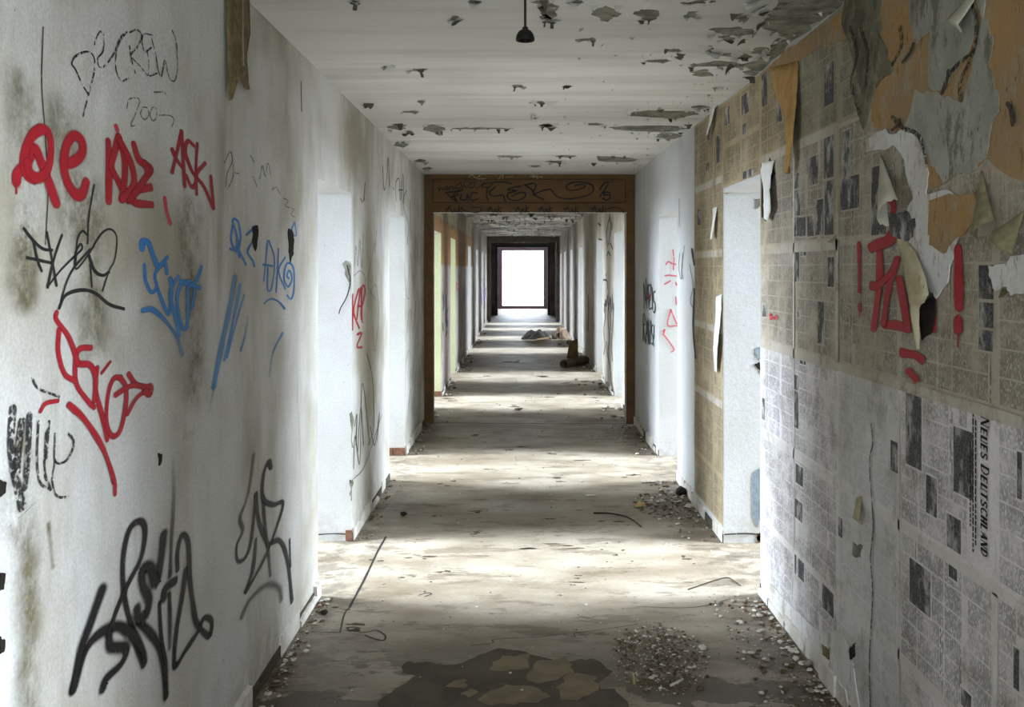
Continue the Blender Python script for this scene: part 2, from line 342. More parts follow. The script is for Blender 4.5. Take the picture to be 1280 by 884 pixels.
# end wall with opening to the lit landing
OX0, OX1, OZ = (622-VX)*YE/F, (684.5-VX)*YE/F, HC+(VY-309.4)*YE/F
b = MB(); b.box((-L-WT, YE, 0), (OX0, YE+0.2, CEIL)); b.box((OX1, YE, 0), (R+WT, YE+0.2, CEIL)); b.box((OX0, YE, OZ), (OX1, YE+0.2, CEIL))
b.box((XL, YE+0.21, 0), (-L-WT, YE+0.3, CEIL)); b.box((R+WT, YE+0.21, 0), (XR, YE+0.3, CEIL))
wall_end = struct(b.build('wall_end', M['dim']), 'grimy end wall around the bright opening')
b = MB(); e = 0.06
for a_, c_ in (((OX0-e, YE-0.03, 0), (OX0, YE, OZ+e)), ((OX1, YE-0.03, 0), (OX1+e, YE, OZ+e)), ((OX0, YE-0.03, OZ), (OX1, YE, OZ+e))): b.box(a_, c_)
struct(b.build('trim_1', M['darkframe']), 'thin casing round the far opening')
# glazed screen at the end of the landing
YS = 38.8; b = MB(); fx0, fx1 = (626.5-VX)*YS/F, (681-VX)*YS/F; fz = HC+(VY-311.5)*YS/F
b.box((fx0-0.3, YS, 0), (fx0+0.05, YS+0.1, CEIL)); b.box((fx1-0.05, YS, 0), (fx1+0.3, YS+0.1, CEIL)); b.box((fx0+0.05, YS, fz-0.06), (fx1-0.05, YS+0.1, CEIL)); b.box((fx0+0.05, YS, 0), (fx1-0.05, YS+0.1, 0.12))
struct(b.build('window_%d' % (wn+1), M['purpleframe']), 'dark violet frame of the bright end window')
window_light((fx0+fx1)/2, YS+0.3, 1.5, 2.0, 2.2, (0, -1, -0.1), 160.0)
# junction box above the end opening
t = bpy.data.objects.new('junction_box', None); COL.objects.link(t); c0 = PY(YE)(652, 301); t.location = (c0.x, YE-0.03, c0.z)
tag(t, 'small dark box fixed above the bright opening at the corridor end', 'box')
b = MB(); b.box((-0.14, -0.06, -0.1), (0.14, 0.03, 0.1)); b.build('housing', M['black'], t)
b = MB(); b.box((-0.09, -0.075, -0.06), (0.09, -0.06, 0.0)); b.build('cover', M['darkframe'], t)
# ------------------------------------------------------------------ partitions
def partition(Yp, m_frame, m_panel, label, top_open, side_w, inner=None, lw=0.1):
    g = 0.0
    root = bpy.data.objects.new('partition_frame', None); COL.objects.link(root); root.location = (0, Yp, 0)
    tag(root, label, 'door frame')
    for x0, x1 in ((-L, -L+side_w), (R-side_w, R)):
        p = MB(); p.box((x0, -0.03, 0), (x1, 0.09, CEIL)); p.build('post', m_frame, root)
    p = MB(); p.box((-L+side_w, -0.03, top_open), (R-side_w, 0.09, top_open+0.09)); p.build('transom', m_frame, root)
    p = MB(); p.box((-L+side_w, -0.03, CEIL-0.09), (R-side_w, 0.09, CEIL)); p.build('head', m_frame, root)
    p = MB(); p.box((-L+side_w, -0.015, top_open+0.09), (R-side_w, 0.05, CEIL-0.09)); p.build('panel', m_panel, root)
    return root
YP = 10.05
TOPZ = HC+(VY-266)*YP/F
pf = partition(YP, M['brownwood'], M['brownpanel'], 'brown wooden partition frame with a graffiti-covered panel above the open passage', TOPZ, 0.095)
b = MB()
x0, x1 = (541-VX)*YP/F, (782-VX)*YP/F; z0, z1 = HC+(VY-254)*YP/F, HC+(VY-224)*YP/F
for a_, c_ in (((x0, -0.034, z0), (x1, -0.03, z0+0.008)), ((x0, -0.034, z1-0.008), (x1, -0.03, z1)), ((x0, -0.034, z0), (x0+0.008, -0.03, z1)), ((x1-0.008, -0.034, z0), (x1, -0.03, z1))): b.box(a_, c_)
# the moulding sits in front of the recessed panel
b.build('moulding', M['groove'], pf)
b = MB(); b.box((-L+0.095, -0.036, TOPZ-0.006), (R-0.085, -0.03, TOPZ+0.002)); b.box((R-0.1, -0.04, 0), (R-0.094, -0.03, TOPZ)); b.build('pale_edge_strip', M['lightline'], pf)['label'] = 'pale strip along the edge of the passage'  # thin pale strips edging the top and right of the opening
p2 = partition(29.2, M['darkframe'], M['darkframe'], 'dark weathered frame crossing the corridor near its far end', 2.42, 0.1)
# threshold joint under the first partition, floor joints and cracks
def ribbon(b, pts, w, off=0.0, nrm=None, mi=0, fade=(1, 1)):
    """pts on a plane with normal nrm; soft-edged stroke with rounded ends"""
    n = len(pts); nrm = Vector(nrm); P = [Vector(p)+nrm*(off+0.0005*i/n) for i, p in enumerate(pts)]
    side = []
    for i in range(n):
        d = P[min(i+1, n-1)]-P[max(i-1, 0)]
        if d.length < 1e-7: d = Vector((0, 0, 1))
        a_ = max(1.0, min(3.2, P[i].y/1.15*0.85)) if abs(nrm.x) > 0.5 else 1.0
        d = Vector((d.x, d.y/a_, d.z)); sv = nrm.cross(d.normalized()).normalized()
        side.append(Vector((sv.x, sv.y*a_, sv.z)))
    ws = w if isinstance(w, (list, tuple)) else [w]*n
    for i in range(n-1):
        a0 = fade[0]+(fade[1]-fade[0])*i/(n-1); a1 = fade[0]+(fade[1]-fade[0])*(i+1)/(n-1)
        A, B = P[i], P[i+1]; sa, sb = side[i]*ws[i]/2, side[i+1]*ws[i+1]/2
        b.face([A-sa, B-sb, B+sb, A+sa], mi, [(0, a0), (0, a1), (1, a1), (1, a0)])
    for i, sgn, fd in ((0, -1, fade[0]), (n-1, 1, fade[1])):
        sd = side[i]*ws[i]/2; tg = (P[min(i+1, n-1)]-P[max(i-1, 0)]); fwd = (tg.normalized() if tg.length > 1e-7 else Vector((0, 0, 1)))*ws[i]/2*sgn
        prev = P[i]-sd
        for k in range(1, 6):
            an = math.pi*k/5; cur = P[i]-sd*math.cos(an)+fwd*math.sin(an)
            b.face([P[i], prev, cur], mi, [(0.5, fd), (0, fd), (0, fd)]); prev = cur
def catmull(p, seg=6):
    if len(p) < 3: 
        return [Vector(p[0]).lerp(Vector(p[1]), k/3) for k in range(4)]
    p = [Vector(q) for q in p]; e = [p[0]*2-p[1]]+p+[p[-1]*2-p[-2]]; out = []
    for i in range(1, len(e)-2):
        a, b_, c, d = e[i-1:i+3]
        for k in range(seg):
            t = k/seg; out.append(0.5*((2*b_)+(c-a)*t+(2*a-5*b_+4*c-d)*t*t+(3*b_-a-3*c+d)*t**3))
    out.append(p[-1]); return out
NL, NR, NF, NC = Vector((1, 0, 0)), Vector((-1, 0, 0)), Vector((0, 0, 1)), Vector((0, 0, -1))
WM = 1.0
def tagmesh(name, strokes, cr, proj, nrm, mat, parent, w, label=None, off=0.006, fades=None, seg=6):
    b = MB(); WM = 1.5 if 'black_spray' in mat.name else (1.15 if 'spray' in mat.name else 1.0)
    if proj is PL: off = off if off != 0.006 else 0.0015
    for i, st in enumerate(strokes):
        ww = w
        if isinstance(st, tuple) and not isinstance(st[0], tuple) and isinstance(st[1], (int, float)): st, ww = st[0], st[1]
        pts = catmull([proj(*cr(p)) for p in st], seg)
        wl = [ww*WM*(0.85+0.3*noise.noise(Vector((q.y*9, q.z*9+i, q.x*9)))) for q in pts]
        ribbon(b, pts, wl, off+0.0001*i, nrm, 0, (fades[i] if fades and i in fades else (1, 1)))
    o = b.build(name, mat, parent)
    if label: o['label'] = label
    return o
A1 = crop(2.9475, 0, 0); B1 = crop(2.9475, 0, 250); C1 = crop(2.6475, 0, 550); D1 = crop(2.9475, 300, 0); E1 = crop(1.7, 380, 180)
LT = lambda st, cr, mat, w, label, name='graffiti_tag', **k: tagmesh(name, st, cr, PL, NL, M[mat], wall_left, w, label, **k)
LT([[(325,350),(300,310),(275,255),(262,235),(275,208),(318,190),(343,210),(345,260),(325,340),(310,400),(303,428)],
    [(365,115),(350,145),(345,165)], [(368,115),(381,135),(376,190),(357,215),(362,245),(380,245),(415,200),(440,140),(465,118)],
    [(465,118),(440,150),(425,200),(425,260),(445,298),(470,288)], [(475,170),(480,210),(495,270)], [(475,120),(500,110),(520,130),(505,170),(480,205),(510,240),(540,278)],
    [(560,130),(530,125),(520,150),(530,190),(555,175)], [(540,190),(545,230),(545,278),(575,270)],
    [(555,140),(570,200),(580,260),(592,280),(600,240),(605,225),(620,285),(640,298),(650,260),(650,200),(645,150),(630,110)]], A1, 'char', 0.0065, 'thin broken black letters ending in CREW, high on the left wall')
LT([[(465,400),(475,365),(510,365),(505,400),(480,460),(495,462)], [(525,395),(515,420),(530,440),(545,425),(540,398),(525,395)], [(560,395),(550,420),(560,445),(575,430),(572,400),(560,395)],
    [(565,340),(600,340),(612,355)], [(585,425),(620,425),(638,440),(630,468)]], A1, 'faintmark', 0.006, 'faint pencilled 2003 below the CREW letters')
LT([([(58,668),(62,640),(100,595),(125,548),(150,600),(180,680),(205,750)], 0.034), [(125,660),(95,640),(85,580),(110,510),(145,478),(175,490),(185,540),(175,620),(140,655),(108,640),(98,600)], ([(58,660),(57,712)], 0.006),
    [(235,605),(270,595),(300,565),(298,520),(270,500),(245,530),(232,600),(245,670),(275,715),(300,715),(315,670)]], A1, 'red', 0.03, 'bold red letters like Qe, leftmost tag of the red row')
LT([[(397,520),(400,620),(398,740)], [(435,505),(410,600),(412,625),(440,680),(470,740)], [(435,505),(458,600),(452,700),(445,735)], [(440,520),(480,600),(490,680),(445,735)],
    [(490,530),(510,590),(555,622),(530,660),(475,740)], [(555,690),(500,705),(490,745),(560,755)], [(530,600),(545,640)]], A1, 'red', 0.027, 'bold red KDZ in the middle of the red row')
LT([[(632,550),(650,590),(675,625)], [(667,485),(650,560),(632,635)], [(667,485),(672,580),(678,685)], [(715,540),(690,520),(680,560),(700,620),(720,660),(705,690),(682,645)], [(725,530),(720,620),(722,715)],
    [(755,600),(722,645),(750,690),(785,770)], [(775,650),(785,765)]], A1, 'red', 0.017, 'red angular ASK at the right of the red row')
LT([[(605,730),(612,780),(625,825)], [(425,465),(430,480)]], A1, 'redthin', 0.02, 'faint red smear', name='paint_smear')
LT([[(825,600),(845,560),(855,590),(835,640),(830,690)], [(860,635),(880,640)], [(930,650),(945,690)], [(920,570),(935,600)], [(955,660),(965,610),(975,650),(985,600),(995,645)], [(1000,700),(1015,690),(1030,715)],
    [(1040,730),(1060,740),(1050,760),(1080,770),(1070,790),(1085,800)], [(850,560),(858,640),(840,690)]], A1, 'faintmark', 0.006, 'faint scribble above the blue letters')
LT([[(85,105),(120,150),(155,180),(190,185)], [(95,212),(140,222),(185,232)], [(120,150),(135,220),(150,262)], [(170,120),(185,200),(205,315)], [(225,130),(195,220),(172,322)]], B1, 'marker', 0.010, 'black chalky hash sign of crossed strokes')
LT([[(172,322),(220,260),(270,210),(300,180),(292,163),(275,200),(275,250),(290,245),(330,190),(370,125),(405,108),(428,140),(420,220),(400,260),(375,335)], [(345,-55),(325,60),(320,160)],
    [(320,130),(300,115),(282,150),(275,240)], ([(325,205),(345,260),(375,278),(400,265)], 0.012), [(330,180),(270,250),(240,310),(215,400)], ([(215,400),(240,350),(300,332),(350,345),(400,385),(455,402)], 0.011), [(330,240),(335,320)]], B1, 'marker', 0.007, 'looping thin black marker tag above the red tag')
LT([[(207,415),(205,440),(250,505),(275,570),(285,605)], [(215,480),(212,560),(235,640),(275,668)], [(335,545),(290,550),(275,600),(280,680),(320,740),(345,765)], [(290,605),(330,610),(350,660),(345,740)],
    [(355,620),(350,700),(380,820),(392,884)], ([(405,595),(370,640)], 0.012), [(445,655),(415,660),(395,720),(390,820),(410,870),(440,850),(460,760),(460,690),(440,655)],
    [(470,640),(500,680),(545,690)], ([(525,705),(550,690),(548,715),(530,705)], 0.03), [(540,690),(480,685),(420,720)], [(540,700),(500,730),(465,790)], ([(145,780),(165,750),(210,740)], 0.013), [(250,755),(300,800),(350,870),(380,925),(405,995),(417,1040)], ([(421,1050),(420,1085)], 0.016)], B1, 'red', 0.018,
   'tall sloping red tag reading like SEKOT with a long red underline')
LT([([(522,178),(522,155),(545,158),(560,200),(580,250)], 0.026), [(530,240),(535,300),(555,340),(575,320),(570,270),(615,210)], [(575,255),(605,235),(612,270)], [(575,320),(610,410),(622,410),(630,330),(625,290)], [(655,280),(625,340),(640,420),(660,500)],
    [(700,300),(665,310),(650,370),(665,460),(685,470),(690,390),(690,320)], [(740,245),(720,300),(690,320)], [(660,300),(735,325)], [(705,400),(715,330)], ([(520,408),(560,405),(610,450),(650,510),(668,570)], 0.018)], B1, 'blue', 0.017, 'blue spray tag reading like SEKOT with a curved underline', fades={9: (1, 0.4)})
LT([[(855,95),(850,150),(870,190),(885,140),(875,80),(855,75),(870,130),(880,210)], [(845,180),(865,180),(880,150)], [(905,130),(930,110),(930,150),(910,190),(930,225),(935,245)], [(880,190),(905,240)]], B1, 'blue', 0.012, 'small blue DZ letters beside a dark hole')
LT([[(1085,80),(1070,120),(1090,130),(1085,85)], [(985,150),(980,200),(970,300)], [(990,150),(1010,220),(1000,320),(985,330),(985,250)], [(1025,180),(1020,280),(1015,340)], [(1050,210),(1025,260),(1050,330)], [(966,238),(1004,244)],
    [(1065,290),(1055,280),(1065,260),(1075,290),(1060,320),(1045,290),(1055,235),(1080,250),(1082,330),(1070,365),(1055,350)], [(970,382),(995,365),(1025,375),(1048,402)]], B1, 'blue', 0.010, 'small blue ASKO tag with a spiral O near the first doorway')
LT([[(865,285),(840,420),(810,560),(785,690)], ([(885,310),(850,480),(825,590)], 0.02), ([(898,350),(860,480),(835,580)], 0.014), ([(912,430),(900,500),(885,555)], 0.018), ([(1040,490),(1005,560),(990,650)], 0.022), ([(790,680),(765,790)], 0.02)], B1, 'bluefade', 0.04, 'long faded blue streaks below the blue letters', name='paint_streak', fades={0: (0.7, 1), 3: (0.3, 0.9), 4: (1, 0.2), 5: (0.4, 0.1)})
LT([([(115,655),(140,695),(215,725)], 0.009)], B1, 'char', 0.012, 'short broken black dash', name='graffiti_stroke')
LT([[(125,-60),(120,60),(130,140),(165,165)], [(150,-30),(145,100),(165,165)], [(180,-20),(180,70),(215,70),(238,30),(240,0),(225,-20)], [(180,70),(170,130),(185,185),(225,190)]], C1, 'char', 0.009, 'broken black scrawl low at the left edge')
LT([([(70,-60),(60,20),(50,120)], 0.03), ([(40,-100),(35,40),(70,220)], 0.03), [(95,-80),(90,40),(80,160)], ([(160,-60),(150,60)], 0.012)], C1, 'char', 0.02, 'rough blackened scratch marks at the left edge', name='scratch_marks')
LT([([(337,495),(300,600),(265,700),(240,825)], 0.036), ([(240,825),(280,700),(330,640),(390,618),(440,650),(470,700),(475,740)], 0.03), [(475,740),(440,640),(410,520),(405,400),(425,300),(460,270),(478,300),(465,390),(420,480),(385,560),(358,640)],
    ([(358,640),(365,685),(415,690),(400,740),(350,790),(337,825)], 0.032), ([(540,315),(530,400),(515,475),(495,425),(470,430),(470,480),(490,530),(480,580),(455,590),(450,560)], 0.032), ([(455,600),(510,660),(540,740),(547,850)], 0.026),
    ([(525,540),(530,640),(545,740)], 0.016), ([(570,60),(572,200),(565,330),(560,450)], 0.018), ([(558,510),(560,600),(558,690)], 0.018), ([(540,525),(545,492),(580,465)], 0.028),
    [(585,430),(585,370),(600,315),(620,340),(625,450),(635,540),(650,610),(690,650),(697,600),(672,590),(655,630),(610,700),(575,750),(580,640),(600,520),(612,430)]], C1, 'blackspray', 0.022, 'large soft black spray tag near the floor, leftmost of the two', fades={7: (0.1, 0.9), 8: (1, 0.6)})
LT([[(838,50),(825,150),(812,205),(792,260),(802,300),(782,350),(785,400),(810,390),(830,330),(845,180)], [(845,180),(855,270),(885,350)], [(885,75),(895,95),(890,70),(872,110),(868,190),(900,215),(935,210),(910,300),(870,400),(820,490),(810,505)],
    [(868,190),(875,280),(885,360),(893,450)], [(845,330),(835,430),(808,505)], [(890,345),(925,335),(950,400),(965,535)], ([(957,330),(960,420)], 0.012)], C1, 'blackspray', 0.02, 'narrow black spray tag near the first doorway, smaller of the two low ones', fades={0: (0.4, 1), 3: (1, 0.6)})
LT([[(797,590),(825,530),(880,480),(920,490),(930,530)]], C1, 'faint', 0.03, 'faint grey arch below the narrow black tag', name='graffiti_stroke')
LT([[(103,320),(103,395)], [(116,308),(105,355),(117,392)], [(112,372),(120,305),(121,372)], [(113,345),(121,345)], [(123,378),(123,305),(130,312),(123,345)], [(112,405),(122,403),(112,430),(123,432)]], E1, 'red', 0.018, 'red KAP letters between the two left doorways')
LT([[(133,445),(145,500),(148,600),(135,640)], [(105,690),(108,620),(118,680),(122,520),(128,530),(135,600),(140,640)], [(105,712),(130,680),(165,575)], [(113,660),(120,560),(126,640)], [(140,600),(150,640),(160,570),(155,630)], [(107,600),(112,575),(110,640)]], E1, 'marker', 0.009, 'black scrawled tag underlined by a rising stroke between the left doorways')
LT([[(525,610),(530,700),(540,660),(545,580),(550,690)], [(575,740),(572,680),(585,660),(590,740),(600,640),(603,750)], [(562,690),(566,700)], [(612,700),(600,750),(620,830),(615,900)], [(625,740),(628,884)], [(583,700),(600,700)]], D1, 'marker', 0.010, 'black letters high above the second left doorway')
LT([[(460,675),(455,740)], [(443,730),(450,745)]], D1, 'faintmark', 0.02, None)
LT([[(107,260),(110,215),(114,260),(118,200),(122,265),(126,190)], [(150,210),(140,260),(135,300),(150,330)], [(105,280),(120,270),(130,290),(125,330)], [(140,320),(152,300),(158,360),(150,440),(145,380)], [(150,230),(154,180)]], E1, 'faintmark', 0.008, 'faint loops above the red KAP letters')
LT([[(214,560),(216,470),(224,440),(228,500),(236,430),(240,380),(243,450),(248,520)], [(222,290),(226,230),(232,290),(238,200),(244,260),(250,190)], [(215,420),(225,350),(232,400),(240,310),(246,370),(252,330)], [(218,600),(226,520),(230,580),(238,480),(244,560),(250,450)],
    [(212,250),(217,320),(224,330)], [(252,200),(256,330),(252,420),(256,520)]], E1, 'marker', 0.006, 'long looping thin black scrawls beside the brown frame')
# mould streaks and cracks
LT([[(70,-40),(85,160),(80,330),(90,500),(80,700)], ([(95,540),(100,760)], 0.1), ([(230,100),(260,420)], 0.25), ([(700,420),(720,1100)], 0.2), ([(330,380),(345,900)], 0.22)], crop(2.9475,0,120), 'mould', 0.16, 'brownish vertical mould streak near the left edge', name='mould_stain', off=0.0005)
LT([[(60,20),(75,120),(60,240),(90,330),(95,500),(100,650),(80,900)], ([(160,280),(175,420)], 0.03)], C1, 'mould', 0.14, None, name='mould_stain', off=0.0005)
LT([[(158,100),(152,300),(165,500),(175,700),(165,900)], ([(1108,300),(1110,410)], 0.008)], A1, 'crack', 0.005, None, name='wall_crack', off=0.0009)
# dark holes
def blob(b, pts, nrm, off, thick=0.0, mi=0, jag=0.004, sub=4, seed=0, mi_side=None):
    P = []
    n = len(pts)
    for i in range(n):
        a, c = Vector(pts[i]), Vector(pts[(i+1) % n])
        for k in range(sub):
            q = a.lerp(c, k/sub)
            r = Vector((noise.noise(q*23+Vector((seed, 0, 5))), noise.noise(q*23+Vector((9, seed, 0))), noise.noise(q*23+Vector((0, 3, seed)))))*jag*2.2
            r2 = Vector((random.uniform(-1, 1), random.uniform(-1, 1), random.uniform(-1, 1)))*jag*0.6
            r = r+r2; r -= nrm*r.dot(nrm); P.append(q+r)
    # orientation
    ar = Vector((0, 0, 0))
    for i in range(len(P)): ar += (P[i]-P[0]).cross(P[(i+1) % len(P)]-P[0])
    if ar.dot(nrm) < 0: P.reverse()
    top = [p+nrm*off for p in P]
    b.face(top, mi)
    if thick > 0:
        for i in range(len(P)):
            a, c = top[i], top[(i+1) % len(P)]; b.face([a, a-nrm*thick, c-nrm*thick, c], mi if mi_side is None else mi_side)
def patch(name, px, cr, proj, nrm, mat, parent, label=None, off=0.004, thick=0.003, jag=0.006, sub=4, seed=0):
    b = MB(); blob(b, [proj(*cr(p)) for p in px], nrm, off, thick, 0, jag, sub, seed)
    o = b.build(name, mat, parent)
    if label: o['label'] = label
    return o
patch('plaster_hole', [(930,95),(945,90),(950,120),(945,170),(938,190),(928,150)], B1, PL, NL, M['hole'], wall_left, 'dark hole beside the small blue letters', jag=0.006)
patch('plaster_hole', [(1060,110),(1075,105),(1080,150),(1078,200),(1068,232),(1062,170)], B1, PL, NL, M['hole'], wall_left, 'dark hole above the blue spiral letter', jag=0.006)
patch('plaster_hole', [(520,45),(532,42),(532,70),(524,82)], C1, PL, NL, M['hole'], wall_left, jag=0.003)
for p in [(-6,130,18,180), (-6,440,12,500), (-6,650,10,700)]:
    patch('plaster_chip', [(p[0],p[1]),(p[2],p[1]+8),(p[2]-4,p[3]-6),(p[0],p[3])], C1, PL, NL, M['hole'], wall_left, jag=0.003)
# torn strip of brown paper high on the left wall
def flap(name, rows, cr, proj, nrm, mat, parent, label=None, bulge=0.0, ncol=6, thick=0.0015, off=0.006, mat2=None, jag=0.0):
    """rows: (xL,yL,xR,yR,lift) across the strip from its attached edge to its free end"""
    b = MB(); G = []
    R_ = []
    for i in range(len(rows)-1):
        for k in range(4): t = k/4; R_.append([rows[i][j]*(1-t)+rows[i+1][j]*t for j in range(5)])
    R_.append(list(rows[-1]))
    for i, r in enumerate(R_):
        a, c = proj(*cr((r[0], r[1]))), proj(*cr((r[2], r[3]))); row = []
        for j in range(ncol+1):
            u = j/ncol; q = a.lerp(c, u); q = q+nrm*(off+r[4]*(0.55+0.45*u)+bulge*math.sin(math.pi*u)*min(1, r[4]*25+0.15))
            jv = jag*noise.noise(q*40); q = q+Vector((0, jv, jv)) if j in (0, ncol) else q
            row.append(q)
        G.append(row)
    for i in range(len(G)-1):
        for j in range(ncol): b.face([G[i][j], G[i][j+1], G[i+1][j+1], G[i+1][j]])
    o = b.build(name, mat if not mat2 else [mat, mat2], parent, True, True)
    md = o.modifiers.new('thickness', 'SOLIDIFY'); md.thickness = thick; md.offset = 0
    if mat2: md.material_offset = 1
    if label: o['label'] = label
    return o
def cone(name, apex, base, r, a0, a1, cr, proj, nrm, mat, parent, label=None, lift=0.0, r0=0.002, n=14, m=8, ragged=0.01, bulge=1.0):
    A = proj(*cr(apex))+nrm*0.006; B = proj(*cr(base))+nrm*(0.006+lift); ax = (B-A); ln = ax.length; axn = ax.normalized()
    sidev = nrm.cross(axn).normalized(); up = axn.cross(sidev).normalized()
    if up.dot(nrm) < 0: up = -up
    b = MB(); G = []
    for i in range(m+1):
        v = i/m; rr = r0+(r-r0)*v; row = []
        for j in range(n+1):
            an = math.radians(a0+(a1-a0)*j/n); e = (ragged*noise.noise(Vector((j*0.7, v*3, r*50))) if i == m else 0)
            row.append(A+axn*(ln*v+e)+sidev*math.cos(an)*rr+up*(math.sin(an)*rr*bulge+rr*bulge*0.9))
        G.append(row)
    for i in range(m):
        for j in range(n): b.face([G[i][j], G[i][j+1], G[i+1][j+1], G[i+1][j]])
    o = b.build(name, mat, parent, True, True)
    md = o.modifiers.new('thickness', 'SOLIDIFY'); md.thickness = 0.0015; md.offset = 0
    if label: o['label'] = label
    return o
flap('torn_strip', [(825,-60,912,-60,0.0), (825,100,914,120,0.004), (827,240,895,200,0.008), (825,310,893,270,0.014)], A1, PL, NL, M['batten'], wall_left, 'torn brown paper strip hanging high on the left wall', bulge=0.01, jag=0.01)
flap('torn_strip', [(826,290,862,285,0.012), (826,330,850,310,0.016), (825,372,829,365,0.02)], A1, PL, NL, M['batten'], wall_left, bulge=0.004, jag=0.006)
flap('torn_strip', [(860,270,893,262,0.012), (872,300,893,300,0.016), (885,328,893,332,0.02)], A1, PL, NL, M['batten'], wall_left, bulge=0.004, jag=0.006)
tagmesh('strip_edge', [[(866,-20),(866,150),(868,240)]], A1, PL, NL, M['palemark'], wall_left, 0.012, off=0.028)
# exposed patches on jamb of the first left doorway
J1 = PY(5.70)
for px in ([(438,600),(441,598),(441,625),(437,622)], [(426,330),(432,340),(436,360),(438,330),(434,325)], [(437,520),(441,515),(441,560),(439,558)]):
    patch('plaster_chip', px, lambda p: p, J1, Vector((0, -1, 0)), M['bare'], wall_left, off=0.003, jag=0.008)
tagmesh('plaster_crack', [[(434,332),(438,350),(434,370),(426,385),(424,392)]], lambda p: p, J1, Vector((0,-1,0)), M['crack'], wall_left, 0.012, off=0.004)
tagmesh('plaster_crack', [[(399,668),(420,667),(438,668)]], lambda p: p, J1, Vector((0,-1,0)), M['crack'], wall_left, 0.010, off=0.006)
for Yj, lab in ((5.70, 'bare brick at the foot of the first left jamb'), (8.32, 'bare bricks at the foot of the second left jamb'), (12.15, 'orange bricks at the foot of the green jamb')):
    w_ = 0.02 if Yj < 6 else 0.2
    n_ = 1 if Yj < 6 else 2
    for k in range(n_):
        b = MB(); xw = 0.03 if n_ == 1 else 0.1
        b.box((-L-0.004-k*0.108-xw, Yj-0.012-0.002*k, 0.004), (-L+0.003-k*0.108, Yj+0.01, 0.066)); o = b.build('brick', M['brick'], wall_left)
        o['label'] = lab
# ------------------------------------------------------------------ newspaper wall
cols = [6.59, 5.97, 5.66]; rows_z = [(2.16, CEIL-0.01), (1.72, 2.16), (1.26, 1.72), (0.82, 1.26), (0.38, 0.82), (0.09, 0.38)]
colY = [(5.93, 6.59), (5.66, 5.93), (4.19, 4.78), (3.61, 4.19), (3.03, 3.61), (2.415, 3.03), (1.86, 2.415)]
S4 = crop(2.497, 930, 530); S2 = crop(2.9457, 930, 0); S3 = crop(2.9457, 930, 250); S6 = crop(2.9475, 660, 0)
photos = []
for cr, lst in ((S4, [(665,110,722,130,105),(508,60,560,60,70),(573,165,607,285),(638,290,682,395),(522,440,588,580),(858,88,874,235),(165,130,188,190),(163,240,186,300),(155,362,166,465),(172,385,190,487),(247,480,283,590),(683,835,716,890),(292,290,312,350),(645,445,672,485),(462,55,487,150),(848,700,866,830)]),
                (S2, [(300,235,335,385),(365,480,395,650),(360,650,430,770),(245,575,278,680),(300,495,335,655),(185,700,212,795),(475,610,530,865),(267,735,298,865),(302,665,335,865),(185,640,207,695),(188,800,207,870),(208,800,232,870),(238,795,262,870)]),
                (S3, [(187,160,207,300),(212,160,232,205),(312,210,335,320),(275,375,298,530),(870,240,925,365),(872,378,925,470),(870,480,922,555),(188,645,205,700),(210,552,232,605),(188,705,205,840),(70,385,85,430),(70,730,80,810),(200,412,212,432)]),
                (S6, [(790,345,817,420),(785,458,807,518),(697,500,710,600),(795,625,835,672),(730,395,745,460),(665,455,675,520),(865,270,885,390),(920,355,940,450),(628,770,640,830),(660,600,670,630)])):
    for r in lst:
        if len(r) == 5: continue
        x0, y0 = cr((r[0], r[1])); x1, y1 = cr((r[2], r[3])); xm = (x0+x1)/2
        photos.append((F*R/(x1-VX), F*R/(x0-VX), PR(xm, y1).z, PR(xm, y0).z))
def prect(x0, x1, yt, yb):
    xm = (x0+x1)/2; photos.append((F*R/(x1-VX), F*R/(x0-VX), PR(xm, yb).z, PR(xm, yt).z))
prect(1194, 1219, 537, 620); prect(1134, 1154, 490, 584)
masthead = (F*R/(1252-VX), F*R/(1222-VX))
MH = (2.425, 2.56, 0.86, 1.245)
